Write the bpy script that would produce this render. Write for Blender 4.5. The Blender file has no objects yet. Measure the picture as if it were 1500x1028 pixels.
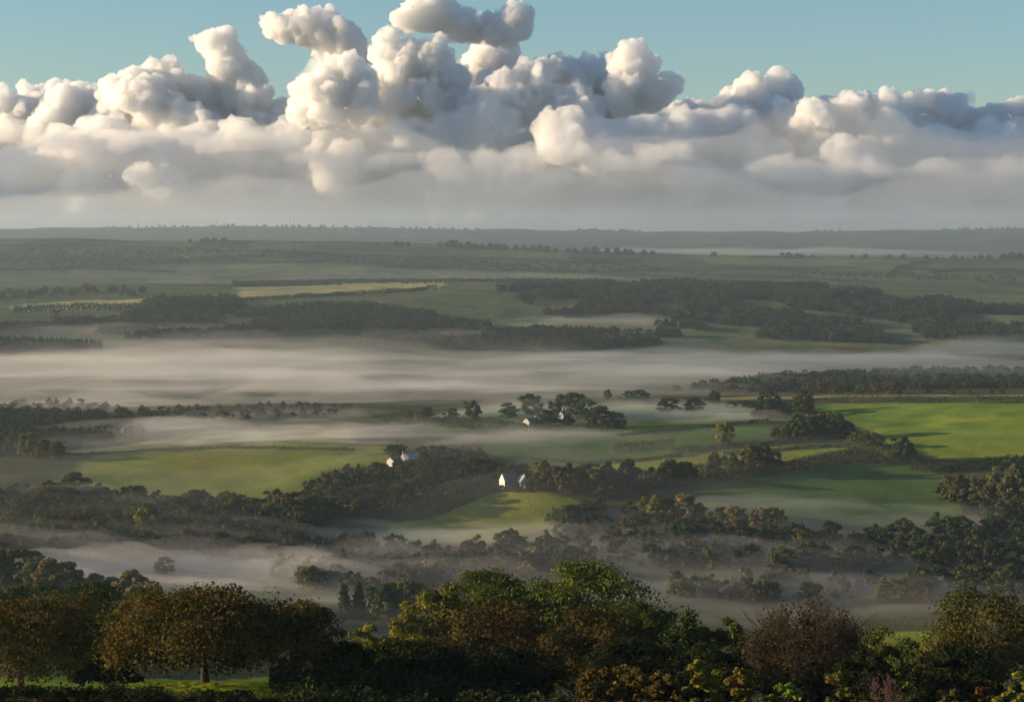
import bpy, math, random
import numpy as np

# ------------------------------------------------------------------ camera, sky, sun, exposure
scene = bpy.context.scene
R = math.radians
EYE = 150.0            # eye height above the valley floor (m)
F = 2799.0             # focal length in pixels of a 1500 px wide frame
PYH = 345.0            # row of the eye-level horizon in that frame
SUN_AZ = -90.0         # degrees from the view direction (+Y); negative = left
SUN_EL = 10.5

cam_d = bpy.data.cameras.new('camera')
cam = bpy.data.objects.new('camera', cam_d)
scene.collection.objects.link(cam)
cam.location = (0, 0, EYE)
cam.rotation_euler = (R(90), 0, 0)
cam_d.sensor_width = 36.0
cam_d.lens = 36.0 * F / 1500.0
cam_d.shift_y = -(514.0 - PYH) / 1500.0
cam_d.clip_start = 1.0
cam_d.clip_end = 120000.0
scene.camera = cam

world = bpy.data.worlds.new('World')
scene.world = world
world.use_nodes = True
wn = world.node_tree.nodes
wl = world.node_tree.links
wn.clear()
sky = wn.new('ShaderNodeTexSky')
sky.sky_type = 'NISHITA'
sky.sun_disc = False
sky.sun_elevation = R(SUN_EL)
sky.sun_rotation = R(SUN_AZ)
sky.altitude = 150
sky.air_density = 1.2
sky.dust_density = 0.3
sky.ozone_density = 4.0
bg = wn.new('ShaderNodeBackground')
bg.inputs['Strength'].default_value = 0.082
wo = wn.new('ShaderNodeOutputWorld')
wl.new(sky.outputs[0], bg.inputs[0])
wl.new(bg.outputs[0], wo.inputs[0])

sun_d = bpy.data.lights.new('sun', 'SUN')
sun_d.energy = 5.0
sun_d.angle = R(0.5)
sun_d.color = (1.0, 0.75, 0.46)
sun = bpy.data.objects.new('sun', sun_d)
scene.collection.objects.link(sun)
az, el = R(SUN_AZ), R(SUN_EL)
SUNV = np.array([math.sin(az) * math.cos(el), math.cos(az) * math.cos(el), math.sin(el)])
sun.rotation_euler = (R(90 - SUN_EL), 0, R(180) - az)   # lamp shines along its -Z

vs = scene.view_settings
vs.view_transform = 'Standard'
vs.look = 'None'
vs.exposure = 1.05
vs.gamma = 1.0
scene.display_settings.display_device = 'sRGB'
cy = scene.cycles
cy.use_denoising = True
cy.max_bounces = 16
cy.diffuse_bounces = 2
cy.glossy_bounces = 1
cy.transmission_bounces = 2
cy.transparent_max_bounces = 8
cy.volume_bounces = 14
cy.use_adaptive_sampling = True
cy.adaptive_threshold = 0.02
cy.caustics_reflective = False
cy.caustics_refractive = False

COL = scene.collection
rng = np.random.default_rng(11)

# ------------------------------------------------------------------ noise
def _hash(ix, iy, iz, seed):
    n = (ix.astype(np.int64) * 374761393 + iy.astype(np.int64) * 668265263 + iz.astype(np.int64) * 2147483647 + seed * 1274126177) & 0xffffffff
    n = ((n ^ (n >> 13)) * 1274126177) & 0xffffffff
    n = n ^ (n >> 16)
    return (n & 0xffff) / 32767.5 - 1.0

def vnoise(x, y, z=None, seed=0):
    if z is None:
        z = np.zeros_like(x)
    ix, iy, iz = np.floor(x), np.floor(y), np.floor(z)
    fx, fy, fz = x - ix, y - iy, z - iz
    fx = fx * fx * fx * (fx * (fx * 6 - 15) + 10)
    fy = fy * fy * fy * (fy * (fy * 6 - 15) + 10)
    fz = fz * fz * fz * (fz * (fz * 6 - 15) + 10)
    r = 0
    for dx in (0, 1):
        for dy in (0, 1):
            for dz in (0, 1):
                w = (fx if dx else 1 - fx) * (fy if dy else 1 - fy) * (fz if dz else 1 - fz)
                r = r + w * _hash(ix + dx, iy + dy, iz + dz, seed)
    return r

def fbm(x, y, z=None, seed=0, octaves=4, gain=0.5):
    a, s, t = 1.0, 0.0, 0.0
    for o in range(octaves):
        k = 2.03 ** o
        s = s + a * vnoise(x * k + 17.3 * o, y * k - 9.1 * o, None if z is None else z * k + 4.7 * o, seed + o)
        t += a
        a *= gain
    return s / t

# ------------------------------------------------------------------ materials
def new_mat(name):
    m = bpy.data.materials.new(name)
    m.use_nodes = True
    m.node_tree.nodes.clear()
    return m, m.node_tree.nodes, m.node_tree.links

def plain_mat(name, col, rough=0.85, noise=0.25, scale=1.5, bump=0.0, spec=0.2):
    m, n, l = new_mat(name)
    out = n.new('ShaderNodeOutputMaterial')
    p = n.new('ShaderNodeBsdfPrincipled')
    p.inputs['Roughness'].default_value = rough
    p.inputs['Specular IOR Level'].default_value = spec
    tc = n.new('ShaderNodeTexCoord')
    nz = n.new('ShaderNodeTexNoise')
    nz.inputs['Scale'].default_value = scale
    nz.inputs['Detail'].default_value = 5
    l.new(tc.outputs['Object'], nz.inputs['Vector'])
    mr = n.new('ShaderNodeMapRange')
    mr.inputs[3].default_value = 1 - noise
    mr.inputs[4].default_value = 1 + noise
    l.new(nz.outputs[0], mr.inputs[0])
    mx = n.new('ShaderNodeVectorMath'); mx.operation = 'SCALE'
    mx.inputs[0].default_value = col
    l.new(mr.outputs[0], mx.inputs['Scale'])
    l.new(mx.outputs[0], p.inputs['Base Color'])
    if bump:
        b = n.new('ShaderNodeBump'); b.inputs['Distance'].default_value = bump
        l.new(nz.outputs[0], b.inputs['Height']); l.new(b.outputs[0], p.inputs['Normal'])
    l.new(p.outputs[0], out.inputs[0])
    return m

def leaf_mat(name, translucent=0.22):
    """colour = leaf colour stored on the leaf x the tree's own tint"""
    m, n, l = new_mat(name)
    out = n.new('ShaderNodeOutputMaterial')
    at = n.new('ShaderNodeAttribute'); at.attribute_name = 'leaf'
    oi = n.new('ShaderNodeObjectInfo')
    mul = n.new('ShaderNodeVectorMath'); mul.operation = 'MULTIPLY'
    l.new(at.outputs['Color'], mul.inputs[0]); l.new(oi.outputs['Color'], mul.inputs[1])
    d = n.new('ShaderNodeBsdfDiffuse'); t = n.new('ShaderNodeBsdfTranslucent')
    l.new(mul.outputs[0], d.inputs[0])
    tm = n.new('ShaderNodeVectorMath'); tm.operation = 'MULTIPLY'; tm.inputs[1].default_value = (1.1, 1.25, 0.5)
    l.new(mul.outputs[0], tm.inputs[0]); l.new(tm.outputs[0], t.inputs[0])
    mx = n.new('ShaderNodeMixShader'); mx.inputs[0].default_value = translucent
    l.new(d.outputs[0], mx.inputs[1]); l.new(t.outputs[0], mx.inputs[2])
    l.new(mx.outputs[0], out.inputs[0])
    return m

def wood_stuff_mat(name, stops):
    """leaf colour x a tint drawn per tree"""
    m, n, l = new_mat(name)
    out = n.new('ShaderNodeOutputMaterial')
    at = n.new('ShaderNodeAttribute'); at.attribute_name = 'leaf'
    oi = n.new('ShaderNodeObjectInfo')
    cr = n.new('ShaderNodeValToRGB'); cr.color_ramp.interpolation = 'LINEAR'
    e = cr.color_ramp.elements
    e[0].position, e[0].color = stops[0][0], (*stops[0][1], 1)
    e[1].position, e[1].color = stops[-1][0], (*stops[-1][1], 1)
    for p, c in stops[1:-1]:
        k = e.new(p); k.color = (*c, 1)
    l.new(oi.outputs['Random'], cr.inputs[0])
    mul = n.new('ShaderNodeVectorMath'); mul.operation = 'MULTIPLY'
    l.new(at.outputs['Color'], mul.inputs[0]); l.new(cr.outputs[0], mul.inputs[1])
    d = n.new('ShaderNodeBsdfDiffuse'); t = n.new('ShaderNodeBsdfTranslucent')
    l.new(mul.outputs[0], d.inputs[0]); l.new(mul.outputs[0], t.inputs[0])
    mx = n.new('ShaderNodeMixShader'); mx.inputs[0].default_value = 0.25
    l.new(d.outputs[0], mx.inputs[1]); l.new(t.outputs[0], mx.inputs[2])
    l.new(mx.outputs[0], out.inputs[0])
    return m

def volume_mat(name, density, color=(1, 1, 1), aniso=0.3):
    m, n, l = new_mat(name)
    out = n.new('ShaderNodeOutputMaterial')
    v = n.new('ShaderNodeVolumePrincipled')
    v.inputs['Color'].default_value = (*color, 1)
    v.inputs['Density'].default_value = density
    v.inputs['Anisotropy'].default_value = aniso
    l.new(v.outputs[0], out.inputs['Volume'])
    m.cycles.homogeneous_volume = True
    return m

# ------------------------------------------------------------------ mesh helpers
def mesh_np(name, verts, faces, mat=None, smooth=False, colors=None, attr='leaf'):
    """verts (n,3), faces (m,k) of constant k"""
    verts = np.asarray(verts, np.float32); faces = np.asarray(faces, np.int32)
    me = bpy.data.meshes.new(name)
    me.vertices.add(len(verts)); me.vertices.foreach_set('co', verts.ravel())
    k = faces.shape[1]
    me.loops.add(faces.size); me.loops.foreach_set('vertex_index', faces.ravel())
    me.polygons.add(len(faces))
    me.polygons.foreach_set('loop_start', np.arange(0, faces.size, k, dtype=np.int32))
    if smooth:
        me.polygons.foreach_set('use_smooth', np.ones(len(faces), bool))
    if colors is not None:
        a = me.color_attributes.new(attr, 'FLOAT_COLOR', 'POINT')
        c = np.ones((len(verts), 4), np.float32); c[:, :3] = colors
        a.data.foreach_set('color', c.ravel())
    me.update(calc_edges=True)
    if mat:
        me.materials.append(mat)
    return me

def link(name, data, parent=None, loc=None):
    o = bpy.data.objects.new(name, data)
    COL.objects.link(o)
    if parent:
        o.parent = parent
    if loc is not None:
        o.location = loc
    return o

def tag(o, label=None, cat=None, group=None, kind=None):
    if label: o['label'] = label
    if cat: o['category'] = cat
    if group: o['group'] = group
    if kind: o['kind'] = kind
    return o

def quads_from(centers, normals, size, aspect=1.0, spin=None, rg=rng):
    """one diamond-shaped leaf quad per centre"""
    n = normals / (np.linalg.norm(normals, axis=1, keepdims=True) + 1e-9)
    ref = rg.normal(size=n.shape)
    t = np.cross(n, ref); t /= (np.linalg.norm(t, axis=1, keepdims=True) + 1e-9)
    b = np.cross(n, t)
    s = np.asarray(size).reshape(-1, 1)
    v = np.stack([centers - t * s, centers - b * s * aspect + n * s * 0.15, centers + t * s, centers + b * s * aspect + n * s * 0.15], 1).reshape(-1, 3)
    f = np.arange(len(centers) * 4).reshape(-1, 4)
    return v, f

def tubes(segs, sides=5):
    """segs: list of (points (k,3), radii (k,)) -> verts, quad faces"""
    V, Fc, base = [], [], 0
    for pts, rad in segs:
        pts = np.asarray(pts, float); rad = np.asarray(rad, float)
        k = len(pts)
        tan = np.gradient(pts, axis=0); tan /= (np.linalg.norm(tan, axis=1, keepdims=True) + 1e-9)
        ref = np.array([1.0, 0.13, 0.07]) if abs(tan[0][0]) < 0.8 else np.array([0.1, 1.0, 0.1])
        a = np.cross(tan, ref); a /= (np.linalg.norm(a, axis=1, keepdims=True) + 1e-9)
        b = np.cross(tan, a)
        th = np.linspace(0, 2 * math.pi, sides, endpoint=False)
        ring = pts[:, None, :] + rad[:, None, None] * (np.cos(th)[None, :, None] * a[:, None, :] + np.sin(th)[None, :, None] * b[:, None, :])
        V.append(ring.reshape(-1, 3))
        i = np.arange(k - 1)[:, None] * sides; j = np.arange(sides)[None, :]; j2 = (j + 1) % sides
        Fc.append(np.stack([base + i + j, base + i + j2, base + i + sides + j2, base + i + sides + j], -1).reshape(-1, 4))
        base += k * sides
    return np.concatenate(V), np.concatenate(Fc)

# ------------------------------------------------------------------ terrain: heights of the valley from hillside to far ridge
PXK = np.array([-900, 0, 375, 750, 1125, 1500, 2400], float)
ROWS = [
    (1,     [148.4] * 7),
    (40,    [138, 138, 138, 138, 138, 138, 138]),
    (90,    [126.6, 126.6, 126.4, 126, 126, 126, 126]),
    (125,   [119.4, 119.4, 119.0, 118, 117.6, 117.6, 118]),
    (150,   [114.5, 114.5, 113.8, 112, 111, 111, 112]),
    (185,   [107, 107, 105, 103, 101, 101, 103]),
    (230,   [97, 97, 94, 92, 90, 90, 92]),
    (300,   [82, 80, 76, 72, 70, 70, 72]),
    (400,   [62, 58, 50, 45, 43, 43, 46]),
    (500,   [46, 42, 30, 24, 20, 20, 24]),
    (600,   [33, 29, 15, 8, 4, 4, 9]),
    (700,   [22, 18, 5, 1, -2, -2, 3]),
    (800,   [14, 9, 2, 0, -2, -2, 2]),
    (900,   [8, 5, 2, 0, -1, 0, 4]),
    (965,   [6, 5, 4, 2, 1, 3, 7]),
    (1050,  [7, 8, 10, 12.5, 8, 10, 14]),
    (1150,  [8, 11, 14, 14, 14, 21, 30]),
    (1300,  [6, 8, 10, 14, 17, 26, 38]),
    (1480,  [3, 4, 6, 13, 18, 26, 38]),
    (1620,  [2, 3, 5, 9, 16, 22, 30]),
    (1760,  [1, 1, 2, 4, 6, 8, 12]),
    (2100,  [1, 1, 1, 2, 2, 2, 3]),
    (2400,  [8, 8, 6, 5, 4, 4, 6]),
    (2700,  [26, 26, 28, 26, 22, 20, 22]),
    (3000,  [40, 40, 46, 42, 46, 36, 36]),
    (3300,  [54, 56, 58, 60, 60, 44, 42]),
    (3700,  [48, 50, 52, 56, 54, 40, 40]),
    (4200,  [44, 44, 46, 50, 46, 42, 42]),
    (4800,  [92, 90, 86, 76, 62, 58, 60]),
    (5500,  [146, 144, 142, 121, 90, 87, 90]),
    (6200,  [128, 128, 124, 100, 70, 68, 70]),
    (8000,  [80, 80, 80, 60, 50, 50, 60]),
    (11000, [192, 199, 214, 194, 166, 196, 205]),
    (12500, [150, 150, 150, 150, 150, 150, 150]),
    (16500, [60, 60, 60, 60, 60, 60, 60]),
]
UG = np.linspace(-0.75, 0.75, 241)
LG = np.linspace(0, math.log(17000), 900)
_uk = (PXK - 750) / F
_ly = np.log([r[0] for r in ROWS])
_zt = np.array([np.interp(UG, _uk, r[1]) for r in ROWS])
TAB = np.stack([np.interp(LG, _ly, _zt[:, i]) for i in range(len(UG))], 1)
def _blur(a, s, ax):
    k = np.exp(-0.5 * (np.arange(-int(3 * s), int(3 * s) + 1) / s) ** 2); k /= k.sum()
    p = [(0, 0), (0, 0)]; p[ax] = (len(k) // 2,) * 2
    return np.apply_along_axis(lambda v: np.convolve(v, k, 'valid'), ax, np.pad(a, p, mode='edge'))
TAB = _blur(_blur(TAB, 2.2, 0), 9, 1)
# knolls and dips: photo column, distance, radius across, radius along, height
KNOLLS = [(585, 1130, 45, 60, 5.0), (300, 1080, 60, 70, -3.5), (800, 1045, 34, 40, 4.5), (690, 990, 40, 50, -2.0), (1400, 1010, 45, 70, -4.0), (1080, 1040, 40, 60, 2.5),
          (1500, 1330, 90, 120, 7.0), (1230, 1300, 50, 90, -3.0), (420, 1260, 70, 60, 2.5), (980, 1130, 30, 40, 2.5), (660, 3000, 160, 200, 6.0), (440, 142, 17, 10, 1.8), (1150, 1210, 90, 90, 5.0), (1050, 2950, 330, 220, 9.0), (300, 2900, 260, 200, 6.0)]

def ground_z(X, Y):
    X = np.asarray(X, float); Y = np.asarray(Y, float)
    Yc = np.clip(Y, 1.0, 16900)
    u = np.clip(X / np.maximum(Yc, 60), -0.749, 0.749)
    fu = (u - UG[0]) / (UG[1] - UG[0]); fl = np.log(Yc) / (LG[1] - LG[0])
    iu = np.clip(fu.astype(int), 0, len(UG) - 2); il = np.clip(fl.astype(int), 0, len(LG) - 2)
    du = fu - iu; dl = fl - il
    z = (TAB[il, iu] * (1 - du) + TAB[il, iu + 1] * du) * (1 - dl) + (TAB[il + 1, iu] * (1 - du) + TAB[il + 1, iu + 1] * du) * dl
    for kp, kd, ra, rb, kh in KNOLLS:
        z = z + kh * np.exp(-((X - (kp - 750) / F * kd) / ra) ** 2 - ((Y - kd) / rb) ** 2)
    k = np.clip((Y - 500) / 300, 0, 1)
    z = z + k * 1.1 * vnoise(X / 62 + 3.1, Y / 75 + 1.7, seed=3) + k * 0.35 * vnoise(X / 19, Y / 22, seed=4)
    k2 = np.clip((Y - 2300) / 800, 0, 1)
    z = z + k2 * 4.5 * vnoise(X / 260, Y / 300, seed=5)
    k5 = np.clip((Y - 4000) / 500, 0, 1) * np.clip((5450 - Y) / 300, 0, 1)
    z = z + k5 * 9 * fbm(X / 330, Y / 420, seed=55, octaves=3)
    k3 = np.clip((Y - 5500) / 4000, 0, 1)
    z = z + k3 * (9 * fbm(X / 700, Y / 900, seed=6, octaves=3) + 5 * vnoise(X / 240, Y / 300, seed=16))
    k4 = np.clip((260 - np.abs(Y - 120)) / 160, 0, 1)
    z = z + k4 * 0.25 * vnoise(X / 7, Y / 7, seed=8)
    return z

def unproj(px, py, ymin=100.0):
    """where the sight line through a photo point meets the ground, beyond ymin"""
    px = np.atleast_1d(np.asarray(px, float)); py = np.atleast_1d(np.asarray(py, float))
    ys = np.exp(np.linspace(math.log(ymin), math.log(14000), 1500))
    u = (px - 750) / F; s = (py - PYH) / F
    d = ground_z(u[:, None] * ys[None, :], np.broadcast_to(ys, (len(u), len(ys)))) - (EYE - s[:, None] * ys[None, :])
    hit = d > 0
    i = np.where(hit.any(1), hit.argmax(1), len(ys) - 1)
    i = np.maximum(i, 1)
    r = np.arange(len(u))
    d0, d1 = d[r, i - 1], d[r, i]
    t = np.clip(d0 / (d0 - d1 + 1e-9), 0, 1)
    Y = ys[i - 1] + (ys[i] - ys[i - 1]) * t
    X = u * Y
    return np.stack([X, Y, ground_z(X, Y)], 1)

def in_poly(X, Y, P):
    inside = np.zeros(X.shape, bool)
    n = len(P)
    for a in range(n):
        x1, y1 = P[a][0], P[a][1]; x2, y2 = P[(a + 1) % n][0], P[(a + 1) % n][1]
        c = ((y1 > Y) != (y2 > Y)) & (X < (x2 - x1) * (Y - y1) / (y2 - y1 + 1e-12) + x1)
        inside ^= c
    return inside

def poly_w(pts, ymin=600):
    p = np.array(pts, float)
    return unproj(p[:, 0], p[:, 1], ymin)[:, :2]

# grass and soil colours of the fields (photo outline, colour)
LUSH = (0.130, 0.192, 0.026); YGREEN = (0.165, 0.185, 0.026); PALE = (0.20, 0.19, 0.085); MID = (0.060, 0.104, 0.024)
STUBBLE = (0.38, 0.33, 0.13); ROUGH = (0.060, 0.062, 0.026); DULL = (0.085, 0.105, 0.045)
FIELDS = [
    ([(1175, 594), (1290, 590), (1500, 590), (1900, 592), (1900, 690), (1480, 672), (1385, 674), (1300, 650), (1245, 615)], LUSH, 900),
    ([(985, 745), (1060, 705), (1180, 684), (1300, 676), (1385, 690), (1410, 755), (1300, 780), (1100, 775)], MID, 800),
    ([(560, 770), (640, 752), (700, 729), (760, 714), (850, 735), (830, 765), (720, 795), (600, 790)], YGREEN, 850),
    ([(80, 715), (130, 668), (330, 650), (560, 654), (570, 690), (490, 705), (400, 745), (150, 750)], YGREEN, 850),
    ([(95, 662), (300, 632), (520, 630), (520, 648), (330, 648), (140, 667)], PALE, 1000),
    ([(870, 682), (1000, 668), (1062, 660), (1230, 648), (1240, 655), (1060, 690), (980, 702), (900, 698)], YGREEN, 900),
    ([(700, 650), (860, 632), (1115, 612), (1140, 645), (1000, 662), (760, 690)], MID, 900),
    ([(640, 600), (900, 588), (1110, 592), (1110, 612), (860, 632), (640, 632)], MID, 1100),
    ([(1040, 581), (1260, 577.5), (1520, 577.5), (1520, 581.5), (1250, 581), (1050, 586)], PALE, 1400),
    ([(345, 421), (520, 414), (655, 412), (640, 424), (500, 432), (350, 440)], STUBBLE, 2500),
    ([(15, 449), (120, 440), (230, 437), (225, 452), (30, 456)], STUBBLE, 2500),
    ([(535, 438), (620, 430), (710, 428), (800, 457), (780, 472), (640, 466)], DULL, 2500),
    ([(1180, 960), (1300, 925), (1420, 925), (1420, 960)], YGREEN, 550),
    ([(-300, 990), (420, 990), (430, 1018), (300, 1019), (-300, 1019)], (0.20, 0.27, 0.022), 100),
    ([(-200, 870), (480, 835), (560, 880), (300, 920), (-200, 960)], DULL, 400),
]
def build_ground():
    ys = np.concatenate([np.arange(-200, 0, 20), np.arange(0, 110, 6), np.arange(110, 260, 2.2), np.arange(260, 650, 6), np.arange(650, 1700, 3.2),
                         np.arange(1700, 3500, 9), np.arange(3500, 5700, 15), np.arange(5700, 10000, 90), np.arange(10000, 12600, 60), np.arange(12600, 16501, 300)]).astype(float)
    t = np.linspace(-1, 1, 275)
    s = t * (0.36 + 0.64 * t * t)
    W = 200 + 0.62 * np.maximum(ys, 0)
    X = W[:, None] * s[None, :]; Y = np.broadcast_to(ys[:, None], X.shape)
    Z = ground_z(X, Y)
    c = np.empty(X.shape + (3,)); c[:] = ROUGH
    # patchwork of pastures on the far slopes
    far = Y > 3450
    jx = X + 60 * vnoise(X / 300, Y / 300, seed=21); jy = Y + 60 * vnoise(X / 300, Y / 300, seed=22)
    cell = _hash(np.floor(jx / 170), np.floor(jy / 190), np.zeros_like(jx), 5) * 0.5 + 0.5
    fc = np.array([0.024, 0.040, 0.020]) * (1 - cell[..., None]) + np.array([0.100, 0.115, 0.046]) * cell[..., None]
    c[(Y > 2450) & (Y <= 3450)] = DULL
    c[far] = fc[far]
    c[Y > 7500] *= 0.5
    for pts, colr, ymin in FIELDS:
        P = poly_w(pts, ymin)
        k = np.clip(Y / 1000, 0.1, 3)
        m = in_poly(X + 5 * k * fbm(X / 22, Y / 22, seed=61, octaves=3), Y + 8 * k * fbm(X / 26, Y / 26, seed=62, octaves=3), P)
        c[m] = colr
    n = fbm(X / 26, Y / 34, seed=31, octaves=4)[..., None]
    n2 = vnoise(X / 8.0, Y / 14.0, seed=36)[..., None]
    n3 = vnoise((X + 0.35 * Y) / 4.0, (Y - 0.35 * X) / 90.0, seed=38)[..., None]
    c = c * (1 + 0.26 * n + 0.12 * n2 + 0.10 * n3)
    damp = np.clip(fbm(X / 34, Y / 52, seed=43, octaves=3) * 2 - 0.25, 0, 1)[..., None]
    c = c * (1 - damp * np.array([0.45, 0.32, 0.25]))
    yel = np.clip(fbm(X / 60, Y / 60, seed=41, octaves=3), 0, 1)[..., None]
    c = c * (1 + yel * np.array([0.55, 0.15, 0.05]))
    nr, nc = X.shape
    i = np.arange(nr - 1)[:, None] * nc + np.arange(nc - 1)[None, :]
    f = np.stack([i, i + 1, i + nc + 1, i + nc], -1).reshape(-1, 4)
    m, n_, l = new_mat('pasture')
    out = n_.new('ShaderNodeOutputMaterial'); d = n_.new('ShaderNodeBsdfDiffuse'); d.inputs['Roughness'].default_value = 0.6
    at = n_.new('ShaderNodeAttribute'); at.attribute_name = 'soil'
    geo = n_.new('ShaderNodeNewGeometry')
    nz = n_.new('ShaderNodeTexNoise'); nz.inputs['Scale'].default_value = 0.9; nz.inputs['Detail'].default_value = 6
    l.new(geo.outputs['Position'], nz.inputs['Vector'])
    mr = n_.new('ShaderNodeMapRange'); mr.inputs[3].default_value = 0.6; mr.inputs[4].default_value = 1.4
    l.new(nz.outputs[0], mr.inputs[0])
    mul = n_.new('ShaderNodeVectorMath'); mul.operation = 'SCALE'
    l.new(at.outputs['Color'], mul.inputs[0]); l.new(mr.outputs[0], mul.inputs['Scale']); l.new(mul.outputs[0], d.inputs[0])
    b = n_.new('ShaderNodeBump'); b.inputs['Strength'].default_value = 1.0; b.inputs['Distance'].default_value = 0.8
    l.new(nz.outputs[0], b.inputs['Height']); l.new(b.outputs[0], d.inputs['Normal'])
    l.new(d.outputs[0], out.inputs[0])
    me = mesh_np('ground', np.stack([X, Y, Z], -1).reshape(-1, 3), f, m, True, c.reshape(-1, 3), 'soil')
    tag(link('ground', me), 'rolling green farmland of valley fields and distant hills', 'ground', kind='structure')
build_ground()

BARK = plain_mat('bark', (0.030, 0.024, 0.018), 0.95, 0.35, 3.0, 0.05)
LEAF = leaf_mat('leaves')
NEEDLE = leaf_mat('needles', 0.1)

def grow(seed, h, w, trunk_h, n_cl, leaf, n_leaf, palette, cl_r=(0.10, 0.17), dome=0.75, base_r=0.035, depth=1.0, lean=0.0, shell=0.5, jitter=0.16, flat=0.75, sides=5, limb_every=1, low=-0.45):
    """a broadleaf tree: tapered trunk, limbs reaching each leaf clump, crown of leaf quads"""
    rg = np.random.default_rng(seed)
    a = w / 2; z0 = trunk_h * 0.75; ch = h - z0
    # clump centres in a domed crown
    P = []
    while len(P) < n_cl:
        q = rg.normal(size=3); q /= np.linalg.norm(q)
        if q[2] < low: continue
        r = (shell + (1 - shell) * rg.random()) ** 0.6
        q = q * r
        x, y = q[0] * a, q[1] * a * depth
        z = z0 + ch * (0.36 + (0.62 * q[2] if q[2] > 0 else 0.55 * q[2]))
        wob = 1 + 0.22 * math.sin(3 * math.atan2(q[1], q[0]) + seed) + 0.12 * math.sin(5 * math.atan2(q[1], q[0]) + 2 * seed)
        x *= wob; y *= wob
        P.append((x + lean * (z - z0), y, z))
    P = np.array(P)
    rc = w * (cl_r[0] + (cl_r[1] - cl_r[0]) * rg.random(n_cl))
    P[:, 2] = np.minimum(P[:, 2], h - rc * flat * 0.9)
    # trunk and limbs
    segs = []
    tr = base_r * h
    top = np.array([lean * ch * 0.5 + rg.normal() * 0.03 * w, rg.normal() * 0.03 * w, z0 + ch * 0.42])
    tp = np.array([np.array([0, 0, -0.6]), np.array([0, 0, trunk_h * 0.15]), np.array([rg.normal() * 0.02 * h, rg.normal() * 0.02 * h, trunk_h * 0.8]), top])
    segs.append((tp, [tr * 1.55, tr * 1.05, tr * 0.8, tr * 0.35]))
    nodes = [tp[2], (tp[2] + top) / 2, top]; nrad = [tr * 0.75, tr * 0.55, tr * 0.35]
    order = np.argsort(np.linalg.norm(P - np.array([0, 0, trunk_h]), axis=1))
    for k in order[::limb_every]:
        N = np.array(nodes)
        dd = np.linalg.norm(N - P[k], axis=1) + 0.6 * np.maximum(0, N[:, 2] - P[k][2])
        j = int(np.argmin(dd))
        s0 = N[j]; L = np.linalg.norm(P[k] - s0)
        mid = (s0 + P[k]) / 2 + rg.normal(size=3) * L * 0.10 + np.array([0, 0, -0.06 * L])
        r0 = nrad[j] * 0.72; r1 = max(r0 * 0.45, 0.012 * h * 0.25)
        segs.append((np.array([s0, mid, P[k]]), [r0, (r0 + r1) / 2, r1]))
        nodes += [mid, P[k]]; nrad += [(r0 + r1) / 2, r1]
    tv, tf = tubes(segs, sides)
    # leaves
    k = rg.integers(0, n_cl, n_leaf)
    q = rg.normal(size=(n_leaf, 3)); q /= np.linalg.norm(q, axis=1, keepdims=True)
    q[:, 2] = np.where(q[:, 2] < -0.3, -q[:, 2], q[:, 2])
    rr = (0.25 + 0.75 * rg.random(n_leaf)) ** 0.5 * (1 + jitter * rg.normal(size=n_leaf))
    lp = P[k] + q * np.array([1, 1, flat]) * (rc[k] * rr)[:, None]
    nrm = q + 0.55 * rg.normal(size=q.shape) + np.array([0, 0, 0.15])
    sz = leaf * (0.55 + 0.9 * rg.random(n_leaf))
    lv, lf = quads_from(lp, nrm, sz, 0.7, rg=rg)
    pal = np.array(palette)
    ci = rg.integers(0, len(pal), n_cl)
    patch = pal[ci]
    mixp = patch[k] * 0.65 + pal[rg.integers(0, len(pal), n_leaf)] * 0.35
    col = mixp * (0.7 + 0.6 * rg.random((n_leaf, 1)))
    return tv, tf, lv, lf, np.repeat(col, 4, axis=0)

def conifer(seed, h, w, leaf, n_leaf, palette):
    rg = np.random.default_rng(seed)
    segs = [(np.array([[0, 0, -0.5], [0, 0, h * 0.5], [0, 0, h]]), [0.03 * h, 0.018 * h, 0.004 * h])]
    nb = 46
    tips = []
    for i in range(nb):
        t = 0.10 + 0.86 * i / nb
        a = i * 2.4
        L = w / 2 * (1 - t) ** 0.85 * (0.75 + 0.4 * rg.random()) + 0.02 * w
        p0 = np.array([0, 0, h * t]); p1 = np.array([math.cos(a) * L, math.sin(a) * L, h * t - 0.25 * L])
        segs.append((np.array([p0, (p0 + p1) / 2 + np.array([0, 0, 0.05 * L]), p1]), [0.006 * h, 0.004 * h, 0.002 * h]))
        tips.append((p0, p1, L))
    tv, tf = tubes(segs, 4)
    k = rg.choice(nb, n_leaf, p=np.array([x[2] for x in tips]) / sum(x[2] for x in tips))
    p0 = np.array([x[0] for x in tips]); p1 = np.array([x[1] for x in tips])
    s = (0.15 + 0.85 * rg.random(n_leaf))[:, None]
    lp = p0[k] * (1 - s) + p1[k] * s + rg.normal(size=(n_leaf, 3)) * np.array([1, 1, 0.6]) * 0.035 * h
    nrm = rg.normal(size=(n_leaf, 3)) + np.array([0, 0, 0.8])
    lv, lf = quads_from(lp, nrm, leaf * (0.6 + 0.8 * rg.random(n_leaf)), 0.6, rg=rg)
    pal = np.array(palette)
    col = pal[rg.integers(0, len(pal), n_leaf)] * (0.7 + 0.6 * rg.random((n_leaf, 1)))
    return tv, tf, lv, lf, np.repeat(col, 4, axis=0)

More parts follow.
